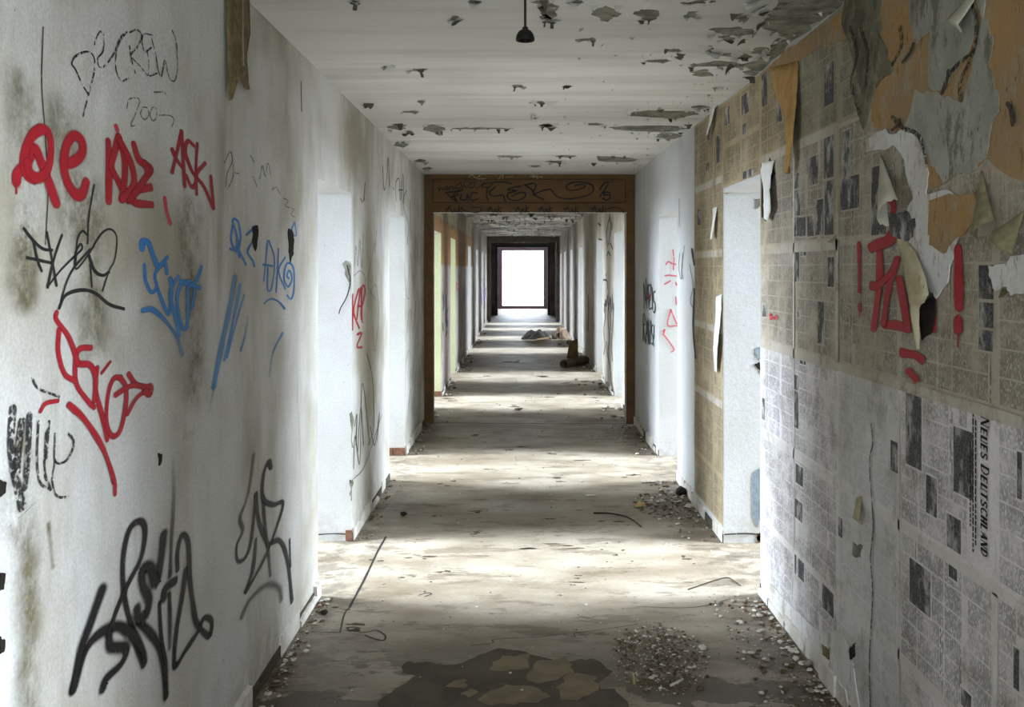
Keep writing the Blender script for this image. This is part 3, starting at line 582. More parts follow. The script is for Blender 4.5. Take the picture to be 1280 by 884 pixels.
def sheet(y0, y1, z0, z1, kind, idx):
    rnd = random.Random(idx*17+3); b = MB(); d = 0.0025+0.0008*(idx % 3)
    g = 0.004; q0 = []; 
    def edge(a, c, n=8):
        return [(a[0]+(c[0]-a[0])*k/n+rnd.uniform(-g, g)*0.5, a[1]+(c[1]-a[1])*k/n+rnd.uniform(-g, g)*0.5) for k in range(n)]
    pts = edge((y0, z0), (y1, z0))+edge((y1, z0), (y1, z1))+edge((y1, z1), (y0, z1))+edge((y0, z1), (y0, z0))
    top = [Vector((R-d, p[0], min(p[1], CEIL-0.002))) for p in pts]
    b.face(top, 0)
    for i in range(len(top)):
        a, c = top[i], top[(i+1) % len(top)]; b.face([c, c+Vector((0.002, 0, 0)), a+Vector((0.002, 0, 0)), a], 0)
    def q(ya, yb, za, zb, mi, dd):
        ya, yb = max(ya, y0+0.006), min(yb, y1-0.006); za, zb = max(za, z0+0.006), min(zb, z1-0.006)
        if yb-ya < 0.005 or zb-za < 0.005: return
        x = R-d-dd; b.face([(x, yb, za), (x, yb, zb), (x, ya, zb), (x, ya, za)][::-1], mi)
    H = z1-z0; nc = max(2, round(H/0.075)); cw_ = (H-0.03)/nc
    mast = abs(y0-2.415) < 0.01 and abs(z0-0.82) < 0.01
    ys = y0+(0.155 if mast else 0.02)
    y = ys
    while y < y1-0.03:
        ln = rnd.uniform(0.08, 0.24); ye = min(y+ln, y1-0.012)
        if ye > y1-0.05: ye = y1-0.014
        if rnd.random() < 0.7:
            c0 = rnd.randint(0, max(0, nc-3)); c1 = min(nc, c0+rnd.randint(2, 4))
            hl = rnd.uniform(0.01, 0.024); q(y, y+hl, z0+0.015+c0*cw_, z0+0.015+c1*cw_-0.006, 3, 0.0006); yy = y+hl+0.005
            for c in range(nc):
                q(yy if c0 <= c < c1 else y, ye-0.006, z0+0.015+c*cw_+0.002, z0+0.015+(c+1)*cw_-0.003, 1, 0.0006)
        else:
            for c in range(nc): q(y, ye-0.006-rnd.choice((0, 0, 0.03)), z0+0.015+c*cw_+0.002, z0+0.015+(c+1)*cw_-0.003, 1, 0.0006)
        y = ye+0.002
    for pi_, (pa, pb, za, zb) in enumerate(photos):
        if y0 <= (pa+pb)/2 < y1 and z0 <= (za+zb)/2 < z1:
            q(pa-0.006, pb+0.006, za-0.006, zb+0.006, 0, 0.0007+pi_*0.000008); q(pa, pb, za, zb, 2, 0.0014+pi_*0.000008)
    o = b.build('newspaper_sheet', PAPER[kind], wall_right); return o
idx = 0; mast_sheet = None
for ci, (y0, y1) in enumerate(colY):
    for ri, (z0, z1) in enumerate(rows_z):
        idx += 1
        kind = 'tan' if ci < 2 else ('grey' if ci < 4 else ('washed' if ci == 4 else 'pale'))
        if ri == 0: kind = 'damp' if ci > 2 else 'tan'
        if ri <= 2 and ri > 0 and ci >= 2: kind = 'grey'
        if ci in (2, 3) and ri >= 3: kind = 'pale'
        if ci >= 5 and ri <= 2: kind = 'grey'
        o = sheet(y0, y1, z0, z1, kind, idx)
        if ci == 5 and ri == 3: mast_sheet = o
for (z0, z1) in ((2.09, 2.33), (2.33, 2.59)):   # above the doorway
    for (y0, y1) in ((4.78, 5.2), (5.2, 5.66)): idx += 1; sheet(y0, y1, z0, z1, 'tan', idx)
# masthead lettering, cut as flat serif letters reading downwards
GL = {'N': [('v', 0.12, 0.07), ('v', 0.88, 0.07), ('d', (0.12, 1), (0.88, 0), 0.2)], 'E': [('v', 0.2, 0.2), ('h', 0.96, 0.8), ('h', 0.5, 0.55), ('h', 0.04, 0.8)],
      'U': [('v', 0.2, 0.2), ('v', 0.85, 0.08), ('h', 0.05, 0.6)], 'S': [('p', [(0.85, 0.8), (0.6, 0.97), (0.2, 0.9), (0.15, 0.68), (0.5, 0.52), (0.85, 0.35), (0.8, 0.1), (0.4, 0.02), (0.12, 0.2)], 0.16)],
      'D': [('v', 0.2, 0.2), ('p', [(0.2, 0.97), (0.6, 0.95), (0.88, 0.7), (0.9, 0.5), (0.88, 0.3), (0.6, 0.05), (0.2, 0.03)], 0.12)], 'T': [('v', 0.5, 0.2), ('h', 0.96, 0.9)],
      'C': [('p', [(0.9, 0.78), (0.7, 0.97), (0.35, 0.93), (0.14, 0.65), (0.14, 0.35), (0.35, 0.06), (0.7, 0.03), (0.9, 0.2)], 0.15)], 'H': [('v', 0.2, 0.2), ('v', 0.82, 0.2), ('h', 0.5, 0.5)],
      'L': [('v', 0.2, 0.2), ('h', 0.04, 0.8)], 'A': [('d', (0.5, 1), (0.1, 0), 0.08), ('d', (0.5, 1), (0.88, 0), 0.2), ('h', 0.35, 0.4)]}
def lettering(text, y_base, y_top, z_start, z_end, parent, x, first_big=True):
    b = MB(); n = len(text); wid = []
    for i, ch in enumerate(text): wid.append(0.55 if ch == ' ' else (1.35 if (i == 0 or text[i-1] == ' ') else 1.0))
    unit = (z_start-z_end)/sum(wid); z = z_start
    for i, ch in enumerate(text):
        cw2 = wid[i]*unit; hgt = (y_base-y_top)*(1.0 if wid[i] < 1.2 else 1.25)
        if ch != ' ':
            def P(u, v): return Vector((x, y_base-v*hgt, z-(u+0.18*(v-0.5))*cw2*0.86))
            def strk(a, c, wd):
                a, c = P(*a), P(*c); dd = (c-a)
                if dd.length < 1e-6: return
                sd = dd.normalized().cross(Vector((1, 0, 0)))*wd*0.85; b.face([a-sd, c-sd, c+sd, a+sd])
            for g in GL[ch]:
                if g[0] == 'v':
                    strk((g[1], 0), (g[1], 1), g[2]*unit)
                    for vv in (0.03, 0.97): strk((g[1]-0.17, vv), (g[1]+0.17, vv), 0.07*unit)
                elif g[0] == 'h': c_ = 0.5; strk((max(0.1, c_-g[2]/2), g[1]), (min(0.95, c_+g[2]/2), g[1]), 0.15*unit)
                elif g[0] == 'd': strk(g[1], g[2], g[3]*unit)
                else:
                    for k in range(len(g[1])-1): strk(g[1][k], g[1][k+1], g[2]*unit)
        z -= cw2
    o = b.build('masthead_lettering', M['ink'], parent); o['label'] = 'black masthead letters NEUES DEUTSCHLAND reading downwards'; return o
lettering('NEUES DEUTSCHLAND', 2.487, 2.452, 1.235, 0.875, mast_sheet, R-0.0065)
b = MB()
for yy, za, zb in ((2.515, 1.22, 0.9), (2.53, 1.24, 0.87), (2.545, 1.16, 0.93)):
    z = za; rnd = random.Random(int(yy*1000))
    while z > zb: wv = rnd.uniform(0.006, 0.02); b.face([(R-0.006, yy-0.003, z), (R-0.006, yy-0.003, z-wv), (R-0.006, yy+0.004, z-wv), (R-0.006, yy+0.004, z)]); z -= wv+0.004
b.build('subheading_print', M['ink'], mast_sheet)
# exposed patches upper right
RP = lambda nm, px, cr, mat, label=None, off=0.006, jag=0.008, seed=0, thick=0.004: patch(nm, px, cr, PR, NR, M[mat], wall_right, label, off=off, jag=jag, seed=seed, thick=thick)
RP('exposed_plaster', [(480,-60),(1090,-90),(1090,700),(900,600),(800,640),(700,690),(640,700),(600,560),(560,480),(480,470),(470,380),(500,250),(430,200),(520,120),(500,0)], S2, 'orange', 'large ochre patch where the newspaper has peeled away', off=0.0075, seed=1)
RP('lining_paper', [(620,-70),(840,-80),(870,60),(840,200),(770,280),(740,350),(690,330),(690,250),(690,130),(650,150),(620,100)], S2, 'greypaper', 'grey damp lining paper at the top of the ochre patch', off=0.010, seed=2)
RP('lining_paper', [(900,-90),(895,60),(935,150),(905,250),(950,330),(945,400),(905,560),(860,625),(800,640),(745,680),(700,600),(650,490),(600,480),(640,330),(700,350),(760,350),(810,370),(860,230),(880,80),(860,-90)], S2, 'greypaper', 'wide grey damp stain of lining paper across the ochre patch', off=0.009, seed=3)
RP('bare_plaster', [(455,510),(520,480),(560,490),(600,470),(650,480),(680,560),(690,640),(680,730),(640,760),(600,600),(560,540),(460,555)], S2, 'whiteplaster', 'ragged white plaster edge above the hanging paper curl', off=0.011, seed=4)
RP('bare_plaster', [(575,130),(640,-10),(760,-40),(850,20),(780,180),(760,300),(720,360),(690,340),(640,260),(600,180)], S3, 'whiteplaster', 'bare white plaster behind the lower hanging flap', off=0.010, seed=5)
RP('exposed_plaster', [(690,10),(860,-40),(880,60),(800,150),(760,190),(700,170),(690,60)], S3, 'orange', 'ochre patch between the two red exclamation marks', off=0.0115, seed=6)
RP('bare_plaster', [(905,250),(960,220),(1060,200),(1060,340),(1000,350),(980,320),(930,325)], S3, 'whiteplaster', 'white plaster patch at the right edge', off=0.011, seed=7)
RP('exposed_plaster', [(160,180),(370,40),(480,-70),(480,60),(440,120),(300,170),(260,190),(200,230),(100,260),(70,270)], S2, 'orange', 'ochre band along the ceiling edge', off=0.0065, seed=8)
RP('lining_paper', [(380,-60),(520,-60),(510,120),(560,240),(500,330),(450,470),(430,430),(440,330),(420,260),(400,170),(370,90)], S2, 'mouldy', 'blackened damp streak beside the peeled patch', off=0.0105, seed=9)
RP('bare_plaster', [(55,470),(140,560),(230,640),(300,650),(330,700),(345,760),(365,900),(300,860),(200,700),(60,540)], S4, 'whiteplaster', 'bare white plaster along the foot of the newspaper wall', off=0.0065, seed=10)
for px in [(560,480,590,440),(640,160,600,230),(770,260,745,345),(990,380,1015,450)]:
    tagmesh('paper_tear', [[(px[0],px[1]),((px[0]+px[2])/2+8,(px[1]+px[3])/2),(px[2],px[3])]], S2, PR, NR, M['crack'], wall_right, 0.012, off=0.014)
tagmesh('paper_tear', [[(855,0),(875,90),(860,200),(815,300),(815,370)], [(860,190),(780,265),(745,345)], [(590,100),(595,170),(560,240)], [(405,100),(430,200),(410,300),(440,420)], [(450,120),(470,200),(462,320)], [(560,430),(600,470),(660,500),(690,600)], [(1000,380),(1010,460)]], S2, PR, NR, M['char'], wall_right, 0.016, 'dark curled tear lines through the peeled patch', off=0.013)
tagmesh('wall_crack', [[(405,0),(410,60),(400,120),(408,250),(412,330),(403,420),(410,520),(405,640),(400,760),(404,900)]], S4, PR, NR, M['char'], wall_right, 0.007, 'long vertical crack down the newspaper wall', off=0.009)
# cream taped seams between sheets
def seam(y0, y1, z0, z1, name='taped_seam'):
    b = MB(); n = 10; hor = (y1-y0) > (z1-z0)
    x = R-0.0062
    for k in range(n):
        t0, t1 = k/n, (k+1)/n; j = lambda kk: 0.003*noise.noise(Vector((kk*1.7, y0*9, z0*9)))
        if hor: b.face([(x, y0+(y1-y0)*t0, z0+j(k)), (x, y0+(y1-y0)*t0, z1+j(k+30)), (x, y0+(y1-y0)*t1, z1+j(k+31)), (x, y0+(y1-y0)*t1, z0+j(k+1))])
        else: b.face([(x, y0+j(k), z0+(z1-z0)*t0), (x, y1+j(k+30), z0+(z1-z0)*t0), (x, y1+j(k+31), z0+(z1-z0)*t1), (x, y0+j(k+1), z0+(z1-z0)*t1)])
    b.build(name, M['seam'] if z0 > 1.2 or y0 > 4.8 else M['seam2'], wall_right)
M['seam2'] = mk_paper('pale_paste_margin', rgb(204, 200, 196), rgb(176, 170, 160), 0.6)[0]
M['seam'] = mk_paper('cream_paste_margin', rgb(184, 178, 168), rgb(158, 148, 128), 0.9)[0]
for (a_, c_) in ((4.19, 4.77), (3.61, 4.19), (5.93, 6.58), (5.67, 5.93)):
    for z in (2.15, 1.71, 1.25, 0.81): seam(a_, c_, z-0.022, z+0.018)
for (a_, c_) in ((3.03, 3.61), (2.42, 3.03), (1.86, 2.42)):
    for z in (1.25, 0.81, 0.40): seam(a_, c_, z-0.016, z+0.016)
seam(3.6, 3.635, 1.28, 2.13); seam(4.18, 4.2, 0.4, 2.1); seam(2.40, 2.425, 0.1, 0.8); seam(3.02, 3.035, 0.1, 1.2)
# hanging flaps
flap('hanging_paper', [(100,250,205,225,0.0), (120,330,212,330,0.012), (160,420,214,430,0.025), (182,520,210,520,0.03), (190,600,205,600,0.035), (194,640,202,636,0.04)], S2, PR, NR, M['flap_tan'], wall_right, 'long tapering tan paper tongue hanging from the ceiling edge', bulge=0.02, jag=0.01)
cone('paper_curl', (512,575), (600,785), 0.055, -10, 195, S2, PR, NR, M['flap_grey'], wall_right, 'pale grey rolled cone of paper above the red letters', lift=0.01, bulge=0.7)
RP('torn_shadow', [(540,790),(600,775),(640,800),(640,880),(560,880)], S2, 'photo', None, off=0.0118)  # dark patch painting the shade in the mouth of the grey curl
flap('hanging_paper', [(568,135,590,130,0.0), (594,200,652,190,0.01), (618,300,704,285,0.022), (638,380,730,352,0.032), (650,430,690,395,0.03), (656,500,680,500,0.02), (660,550,668,550,0.012)], S3, PR, NR, M['flap_print'], wall_right, 'cream folded flap of newspaper hanging over the red letters', bulge=0.018, jag=0.006)
RP('torn_shadow', [(665,370),(715,360),(720,420),(700,490),(670,520),(660,450)], S3, 'hole', 'flat dark patch painting the shaded hollow behind the cream flap', off=0.0125, jag=0.003)  # shade under the flap, painted as a flat dark patch
cone('paper_curl', (884,630), (925,845), 0.05, -10, 190, S2, PR, NR, M['flap_olive'], wall_right, 'olive striped paper curl between the ochre patches', lift=0.0, bulge=0.5)
cone('paper_curl', (1040,780), (1000,895), 0.05, 0, 190, S2, PR, NR, M['flap_olive'], wall_right, 'small olive paper curl at the right edge', lift=0.0, bulge=0.5)
flap('hanging_paper', [(845,-20,870,-20,0.0), (800,40,860,40,0.02), (782,72,845,90,0.035), (830,110,840,120,0.02)], S2, PR, NR, M['flap_grey'], wall_right, 'grey folded paper corner near the top edge', bulge=0.01)
flap('hanging_paper', [(70,600,118,590,0.0), (75,640,120,650,0.02), (90,700,122,700,0.03), (90,760,128,770,0.03), (88,800,105,812,0.02)], S2, PR, NR, M['flap_white'], wall_right, 'white torn paper scrap hanging beside the newspaper doorway', bulge=0.012, jag=0.012)
RP('plaster_hole', [(68,600),(100,590),(120,640),(95,690),(85,810),(70,800)], S2, 'hole', 'dark gash beside the newspaper doorway', off=0.007)
flap('hanging_paper', [(685,370,735,335,0.0), (680,410,700,400,0.015), (680,450,697,450,0.03), (680,495,686,500,0.04)], S6, PR, NR, M['flap_white'], wall_right, 'short white paint strip hanging at the ceiling corner', bulge=0.008, jag=0.004)
flap('hanging_paper', [(358,230,372,225,0.0), (360,290,392,300,0.03), (385,300,400,315,0.03)], S4, PR, NR, M['flap_cream'], wall_right, 'small cream paper corner sticking out beside the long crack', bulge=0.01)
RP('torn_shadow', [(345,370),(372,380),(368,425),(345,410)], S4, 'bare', None, off=0.007)
RP('torn_shadow', [(335,700),(355,690),(350,740),(338,735)], S4, 'hole', None, off=0.008)
RP('torn_shadow', [(250,700),(275,700),(270,735),(248,720)], S4, 'batten', None, off=0.008)
flap('hanging_paper', [(318,158,345,130,0.0), (320,150,350,160,0.02)], S3, PR, NR, M['flap_cream'], wall_right, bulge=0.006)
flap('hanging_paper', [(960,330,995,335,0.0), (962,360,992,358,0.02)], S3, PR, NR, M['batten'], wall_right, bulge=0.006)
V5 = crop(1.635, 780, 160)
for px in ([(183,165,193,160,0),(187,190,194,190,0.02),(186,225,192,228,0.03)], [(190,345,202,340,0),(192,400,205,400,0.02),(190,450,203,450,0.03),(192,495,198,500,0.02)]):
    flap('hanging_paper', px, V5, PR, NR, M['flap_white'], wall_right, bulge=0.01, jag=0.01)
tagmesh('graffiti_stroke', [[(140,248),(145,280)], [(145,330),(143,410),(148,470)]], V5, PR, NR, M['marker'], wall_right, 0.03, None, off=0.005)
# right doorway jamb damage
J2 = PY(5.66); NY = Vector((0, -1, 0))
for px, mt in (([(941,590),(950,585),(953,640),(946,660),(941,640)], 'bluechip'), ([(944,672),(953,665),(953,676),(945,678)], 'bare'), ([(946,668),(951,666),(952,678),(946,680)], 'brick'), ([(944,435),(952,432),(952,450),(946,448)], 'bluechip'), ([(943,455),(950,452),(951,468)], 'hole'), ([(945,250),(952,246),(952,258),(947,260)], 'bare')):
    patch('plaster_chip', px, lambda p: p, J2, NY, M[mt], wall_right, off=0.003, jag=0.006)
patch('lining_paper', [(904,238),(935,236),(952,228),(952,232),(925,240),(908,243)], lambda p: p, J2, NY, M['flap_tan'], wall_right, off=0.004)
tagmesh('plaster_crack', [[(906,668),(930,667),(950,668)]], lambda p: p, J2, NY, M['crack'], wall_right, 0.012, off=0.004)
# strip of peeled edge at the top of second right doorway
J3 = PY(8.29)
patch('lining_paper', [(826,268),(846,262),(846,270),(834,270)], lambda p: p, J3, NY, M['flap_tan'], wall_right, off=0.004)
K7 = crop(4.42, 780, 240)
tagmesh('graffiti_tag', [[(270,320),(275,370),(272,430)], [(232,400),(245,385),(262,395),(285,400)], [(228,462),(250,460),(288,465)], [(225,510),(255,492)], [(285,500),(290,515)], [(258,650),(240,735),(292,740)], [(258,650),(290,730)], [(215,770),(225,760),(215,790)], [(220,790),(250,830),(275,870),(262,884)], [(285,580),(288,620)]], K7, J3, NY, M['redthin'], wall_right, 0.018, 'thin red scrawl on the jamb of the second right doorway', off=0.005)
tagmesh('graffiti_tag', [[(113,640),(110,490),(124,620),(124,480)], [(128,640),(134,500),(140,640)], [(129,585),(139,590)], [(138,520),(152,520),(140,640),(156,640)], [(158,530),(160,650)], [(174,550),(164,560),(166,600),(174,620),(172,665),(164,660)],
    [(108,820),(108,680),(118,690),(117,730),(109,745),(120,830)], [(123,835),(129,695),(136,840)], [(125,780),(134,785)], [(139,710),(140,820),(147,835),(150,715)], [(162,735),(154,745),(156,780),(163,800),(162,840),(154,835)], [(169,740),(168,810)], [(168,840),(168,850)]], K7, PR, NR, M['greenblack'], wall_right, 0.017, 'dark green words NAZIS RAUS! beside the brown frame', off=0.004, seg=3)
tagmesh('graffiti_tag', [[(135,560),(152,600)], [(130,590),(155,565)]], K7, PR, NR, M['red'], wall_right, 0.014, 'small red cross over the green words', off=0.009)
tagmesh('graffiti_tag', [[(310,340),(305,420),(320,480),(328,340)], [(330,480),(320,430),(338,300)], [(365,400),(385,520),(370,600),(390,650)], [(308,40),(309,190)]], K7, PR, NR, M['faint'], wall_right, 0.014, 'faint grey strokes beside the newspaper edge', off=0.004)
# red letters on the newspaper
tagmesh('graffiti_tag', [([(430,160),(432,250),(432,338)], 0.017), ([(433,385),(434,405)], 0.018), ([(434,400),(434,430)], 0.006)], S3, PR, NR, M['red'], wall_right, 0.02, 'thin red exclamation mark left of the red letters', off=0.0075)
tagmesh('graffiti_tag', [([(472,178),(500,165),(540,150),(555,130)], 0.045), ([(507,175),(507,300),(485,475)], 0.03), ([(475,315),(500,315),(550,270)], 0.036), ([(575,215),(545,300),(522,455)], 0.032), ([(522,460),(570,462),(612,475)], 0.04), ([(580,290),(597,380),(614,478)], 0.034), ([(550,270),(572,220)], 0.03)], S3, PR, NR, M['red'], wall_right, 0.03, 'bold red letters with a triangle, sprayed on the newspaper', off=0.0075, seg=4)
tagmesh('graffiti_tag', [([(798,178),(800,300),(802,395)], 0.036), ([(798,445),(799,478)], 0.032), ([(798,480),(799,540)], 0.007), ([(800,430),(799,450)], 0.02)], S3, PR, NR, M['red'], wall_right, 0.03, 'bold red exclamation mark right of the cream flap', off=0.0075)
tagmesh('graffiti_tag', [([(587,562),(640,572),(668,590)], 0.036), ([(613,628),(645,663)], 0.036), ([(706,370),(706,475)], 0.03), ([(540,-10),(560,20),(555,60)], 0.03)], S3, PR, NR, M['red'], wall_right, 0.03, 'two red dashes below the red letters', off=0.0078)
tagmesh('graffiti_tag', [[(100,425),(105,420),(103,440),(112,430),(118,440),(125,425),(130,438)]], S3, PR, NR, M['redthin'], wall_right, 0.01, 'tiny faded red scribble', off=0.009)
# lintel graffiti on the partition (children of the frame root; shift to its local space)
def lint(strokes, cr, mat, w, label, off):
    pj = PY(YP-0.03)
    loc = lambda x, y, d=0.0: pj(x, y)-Vector((0, YP, 0))
    o = tagmesh('graffiti_tag', strokes, cr, loc, NY, M[mat], pf, w, label, off=off, seg=5)
Q6 = crop(4.4214, 520, 200)
lint([[(122,150),(128,172),(138,150),(150,170),(156,150)], [(160,165),(172,145),(178,165),(165,160)], [(185,165),(190,148),(202,148),(206,165)], [(215,160),(232,135),(250,130),(245,155),(225,158)], [(255,158),(265,140),(278,155)], [(285,150),(300,130),(325,125),(320,150),(295,155)], [(330,155),(350,150),(375,128),(365,150),(392,152)]], Q6, 'marker', 0.013, 'small black cursive word at the left of the frame panel', 0.006)
lint([[(162,178),(190,205),(225,228),(210,190),(250,168)], [(165,180),(210,175),(258,165)], [(200,205),(235,190)], [(250,190),(248,218),(275,220),(285,190),(292,222)], [(340,185),(315,180),(300,205),(312,225),(345,215)], [(370,135),(420,125),(480,122),(530,132)], [(425,130),(395,160),(390,200),(400,225)], [(440,150),(405,180),(430,200),(480,195),(490,222),(498,225)],
      [(580,145),(530,155),(505,165),(560,170),(510,185),(512,215),(560,225),(600,205),(605,185),(575,180),(530,200)], [(610,145),(640,165),(650,195)], [(600,140),(650,130),(665,145),(648,180),(665,200),(705,218)], [(655,190),(700,170),(745,165),(775,200),(830,215),(900,208),(960,190),(980,165),(965,135),(900,122),(850,130),(830,155),(855,168),(910,160),(935,145),(915,135),(880,142)]], Q6, 'marker', 0.02, 'large black word FUCKER with a long flourish on the frame panel', 0.0075)
lint([[(1015,165),(1035,135),(1060,122),(1055,145),(1015,205)], [(1030,180),(1050,178),(1075,180)], [(1040,182),(1040,195),(1068,192),(1072,210),(1050,222),(1032,212)]], Q6, 'marker', 0.02, 'black figures 25 at the right of the frame panel', 0.006)
fk = []
for ox, wd in ((160, 90), (392, 75), (545, 75), (675, 75), (815, 80), (965, 80)):
    u = wd/90
    fk += [[(ox+10*u,288),(ox+18*u,268),(ox+28*u,256)], [(ox,272),(ox+34*u,268)], [(ox+34*u,272),(ox+36*u,288),(ox+48*u,286),(ox+50*u,270)], [(ox+66*u,272),(ox+56*u,278),(ox+60*u,288),(ox+70*u,286)], [(ox+76*u,252),(ox+74*u,290)], [(ox+92*u,264),(ox+76*u,276),(ox+94*u,290)]]
fk += [[(250,270),(290,285),(340,290),(362,275),(345,262),(310,264)], [(1045,275),(1100,262),(1135,275),(1148,292)]]
lint(fk, Q6, 'marker', 0.013, 'row of six small black scrawled words FUCK along the transom', 0.007)
lint([[(290,95),(310,82),(330,100),(355,85)], [(340,105),(385,105)], [(458,105),(480,75),(478,105)], [(500,98),(535,92)], [(640,65),(650,100),(660,70),(672,105)], [(628,92),(700,95)]], Q6, 'palemark', 0.012, 'faint chalk marks along the head of the frame', 0.006)
# graffiti on the walls beyond the frame
X4 = crop(6.8, 670, 260)
tagmesh('graffiti_tag', [[(630,60),(610,160),(600,240),(612,330)], [(625,70),(640,150),(630,230),(620,310)], [(650,130),(650,180)], [(635,300),(655,350)], [(605,405),(618,375),(636,405)], [(530,130),(555,150)], [(535,265),(565,270)], [(575,610),(605,620),(614,690)], [(585,884),(592,780),(600,840),(612,740),(620,860)], [(630,820),(636,760),(645,884)], [(650,740),(655,860)], [(600,560),(600,575)]], X4, PR, NR, M['marker'], wall_right, 0.035, 'black vertical scrawls on the right wall beyond the frame', off=0.005, seg=4)
W5 = crop(6.314, 660, 380)
tagmesh('graffiti_tag', [[(605,0),(612,100),(600,200),(610,330),(600,400)], [(640,0),(632,120),(645,260),(635,400),(655,520)], [(680,0),(672,160),(660,330),(670,450)], [(655,540),(665,640),(680,690)], [(620,300),(628,420)], [(650,60),(658,200)]], W5, PR, NR, M['char'], wall_right, 0.045, 'dense dark scratches low on the right wall beyond the frame', off=0.005, seg=4)
tagmesh('graffiti_tag', [[(478,-60),(480,60),(476,200)]], W5, PR, NR, M['red'], wall_right, 0.09, 'red vertical smear on the right wall beyond the frame', off=0.005)
X1 = crop(8.84, 540, 260); X2 = crop(8.84, 540, 350)
tagmesh('graffiti_tag', [[(120,170),(130,260),(120,330)], [(150,180),(155,300),(145,420),(165,520)], [(175,300),(160,400),(170,480)], [(165,560),(150,620)], [(115,480),(120,560)]], X2, PL, NL, M['marker'], wall_left, 0.045, 'black spray marks low between the green-edged doorways', off=0.005)
tagmesh('graffiti_tag', [[(265,30),(290,60),(280,110),(265,60)], [(310,680),(320,720)]], X2, PL, NL, M['redthin'], wall_left, 0.04, 'small red marks beyond the second green-edged doorway', off=0.005)
tagmesh('graffiti_tag', [[(555,0),(560,120),(575,240)], [(540,60),(550,260)], [(590,100),(580,300)]], X2, PL, NL, M['violet'], wall_left, 0.2, 'violet haze of spray paint on the far left wall', off=0.005)
tagmesh('peeling_streaks', [[(100,80),(98,160)], [(150,70),(155,170)], [(165,80),(172,190)], [(215,90),(220,230)], [(240,100),(245,250)], [(300,60),(300,130)], [(325,90),(330,180)], [(130,80),(130,140)], [(280,120),(285,260)], [(360,140),(362,280)], [(400,180),(402,320)], [(440,240),(442,360)]], X1, PL, NL, M['char'], wall_left, 0.04, 'dark peeling streaks above the ochre paint', off=0.005)
# ------------------------------------------------------------------ ceiling peel
peel = []
for cr, lst in ((D1, [(780,55,805,75),(1080,0,1160,25),(1105,50,1150,80),(850,0,885,12),(415,0,430,10),(625,253,690,262),(1105,452,1160,470),(450,380,490,400),(535,455,620,478),(660,458,760,490),(720,485,745,500),(565,520,625,545),(640,585,690,598),(675,615,710,628),(1050,372,1150,382),(1070,420,1090,435),(940,573,1050,580),(590,408,670,415),(530,240,570,248),(610,480,640,492),(760,470,1000,476),(655,370,690,376),(1010,313,1045,319),(1060,608,1110,616)]),
                (S6, [(230,20,350,80),(390,30,490,75),(575,40,620,65),(45,0,125,75),(755,50,810,80),(660,98,860,130),(640,168,690,195),(415,218,540,230),(540,198,575,216),(590,225,790,248),(600,255,700,285),(800,255,850,282),(675,320,720,328),(365,403,660,438),(265,458,600,488),(205,450,290,463),(470,488,580,512),(595,388,680,400),(100,573,180,578),(220,575,415,600),(60,592,135,600),(45,455,100,468),(10,375,75,383),(175,140,260,150),(820,172,900,205),(690,130,760,150),(700,195,840,212),(150,0,200,12),(560,0,700,14),(500,180,560,190),(130,313,160,318)])):
    for r in lst: (a, c) = (cr((r[0], r[1])), cr((r[2], r[3]))); peel.append((a[0], a[1], c[0], c[1]))
nfl = 0
flake_meshes = []
for k in range(10):       # curled flakes, shared meshes: hinge along +x edge at origin, curling down
    b = MB(); rnd = random.Random(k); w = rnd.uniform(0.5, 1.0); n = 5; G = []
    for i in range(n+1):
        t = i/n; ang = t*rnd.uniform(0.9, 1.5); hw = w*(1-t**1.5*rnd.uniform(0.4, 1))*0.5
        yy = math.sin(ang)*0.8/1.2; zz = -(1-math.cos(ang))*0.9
        G.append([(-hw+rnd.uniform(-.06, .06), yy, zz), (rnd.uniform(-.05, .05), yy*1.03, zz-0.05*t), (hw+rnd.uniform(-.06, .06), yy, zz)])
    for i in range(n):
        for j in range(2): b.face([G[i][j], G[i][j+1], G[i+1][j+1], G[i+1][j]])
    o = b.build('paint_flake', M['flake'] if k % 3 else M['flake_back'], None); flake_meshes.append(o.data); bpy.data.objects.remove(o)
def flake(x, y, size, rot, tilt=0.0):
    global nfl
    if nfl >= 290: return
    nfl += 1
    o = bpy.data.objects.new('paint_flake', random.choice(flake_meshes)); COL.objects.link(o); o.parent = ceiling
    o.location = (x, y, CEIL-0.001); o.rotation_euler = (tilt, 0, rot); o.scale = (size*random.uniform(0.8, 1.7), size*0.8, size*random.uniform(0.5, 0.9))
for i, (x0, y0, x1, y1) in enumerate(peel):
    pts = []; n = 9
    cx, cy = (x0+x1)/2, (y0+y1)/2
    for k in range(n):
        an = 2*math.pi*k/n; rr = random.uniform(0.65, 1.05)
        pts.append((cx+math.cos(an)*(x1-x0)/2*rr, cy+math.sin(an)*max(y1-y0, 3)/2*rr))
    patch('peeled_patch', pts, lambda p: p, PC, NC, M['bare'], ceiling, off=0.002, thick=0.002, jag=0.012, sub=3, seed=i)
    A_, B_ = PC(x0, cy), PC(x1, cy); wd = (B_-A_).length; nf = max(2, min(7, int(wd/0.07)))
    for k in range(nf):
        u = (k+random.uniform(0.1, 0.9))/nf; far = random.random() < 0.65
        p = PC(x0+(x1-x0)*u, y1 if far else y0)
        flake(p.x, p.y, random.uniform(0.03, 0.07), (math.pi if far else 0)+random.uniform(-0.5, 0.5))
patch('peeled_patch', [(905,-20),(1170,-60),(1175,28),(1050,90),(950,170),(868,262),(820,250),(760,240),(850,215),(905,175),(930,140),(925,110),(860,90),(880,50),(915,20)], S6, PC, NC, M['bare'], ceiling, 'large bare grey-green corner where the ceiling paint has fallen off', off=0.003, thick=0.002, jag=0.02)
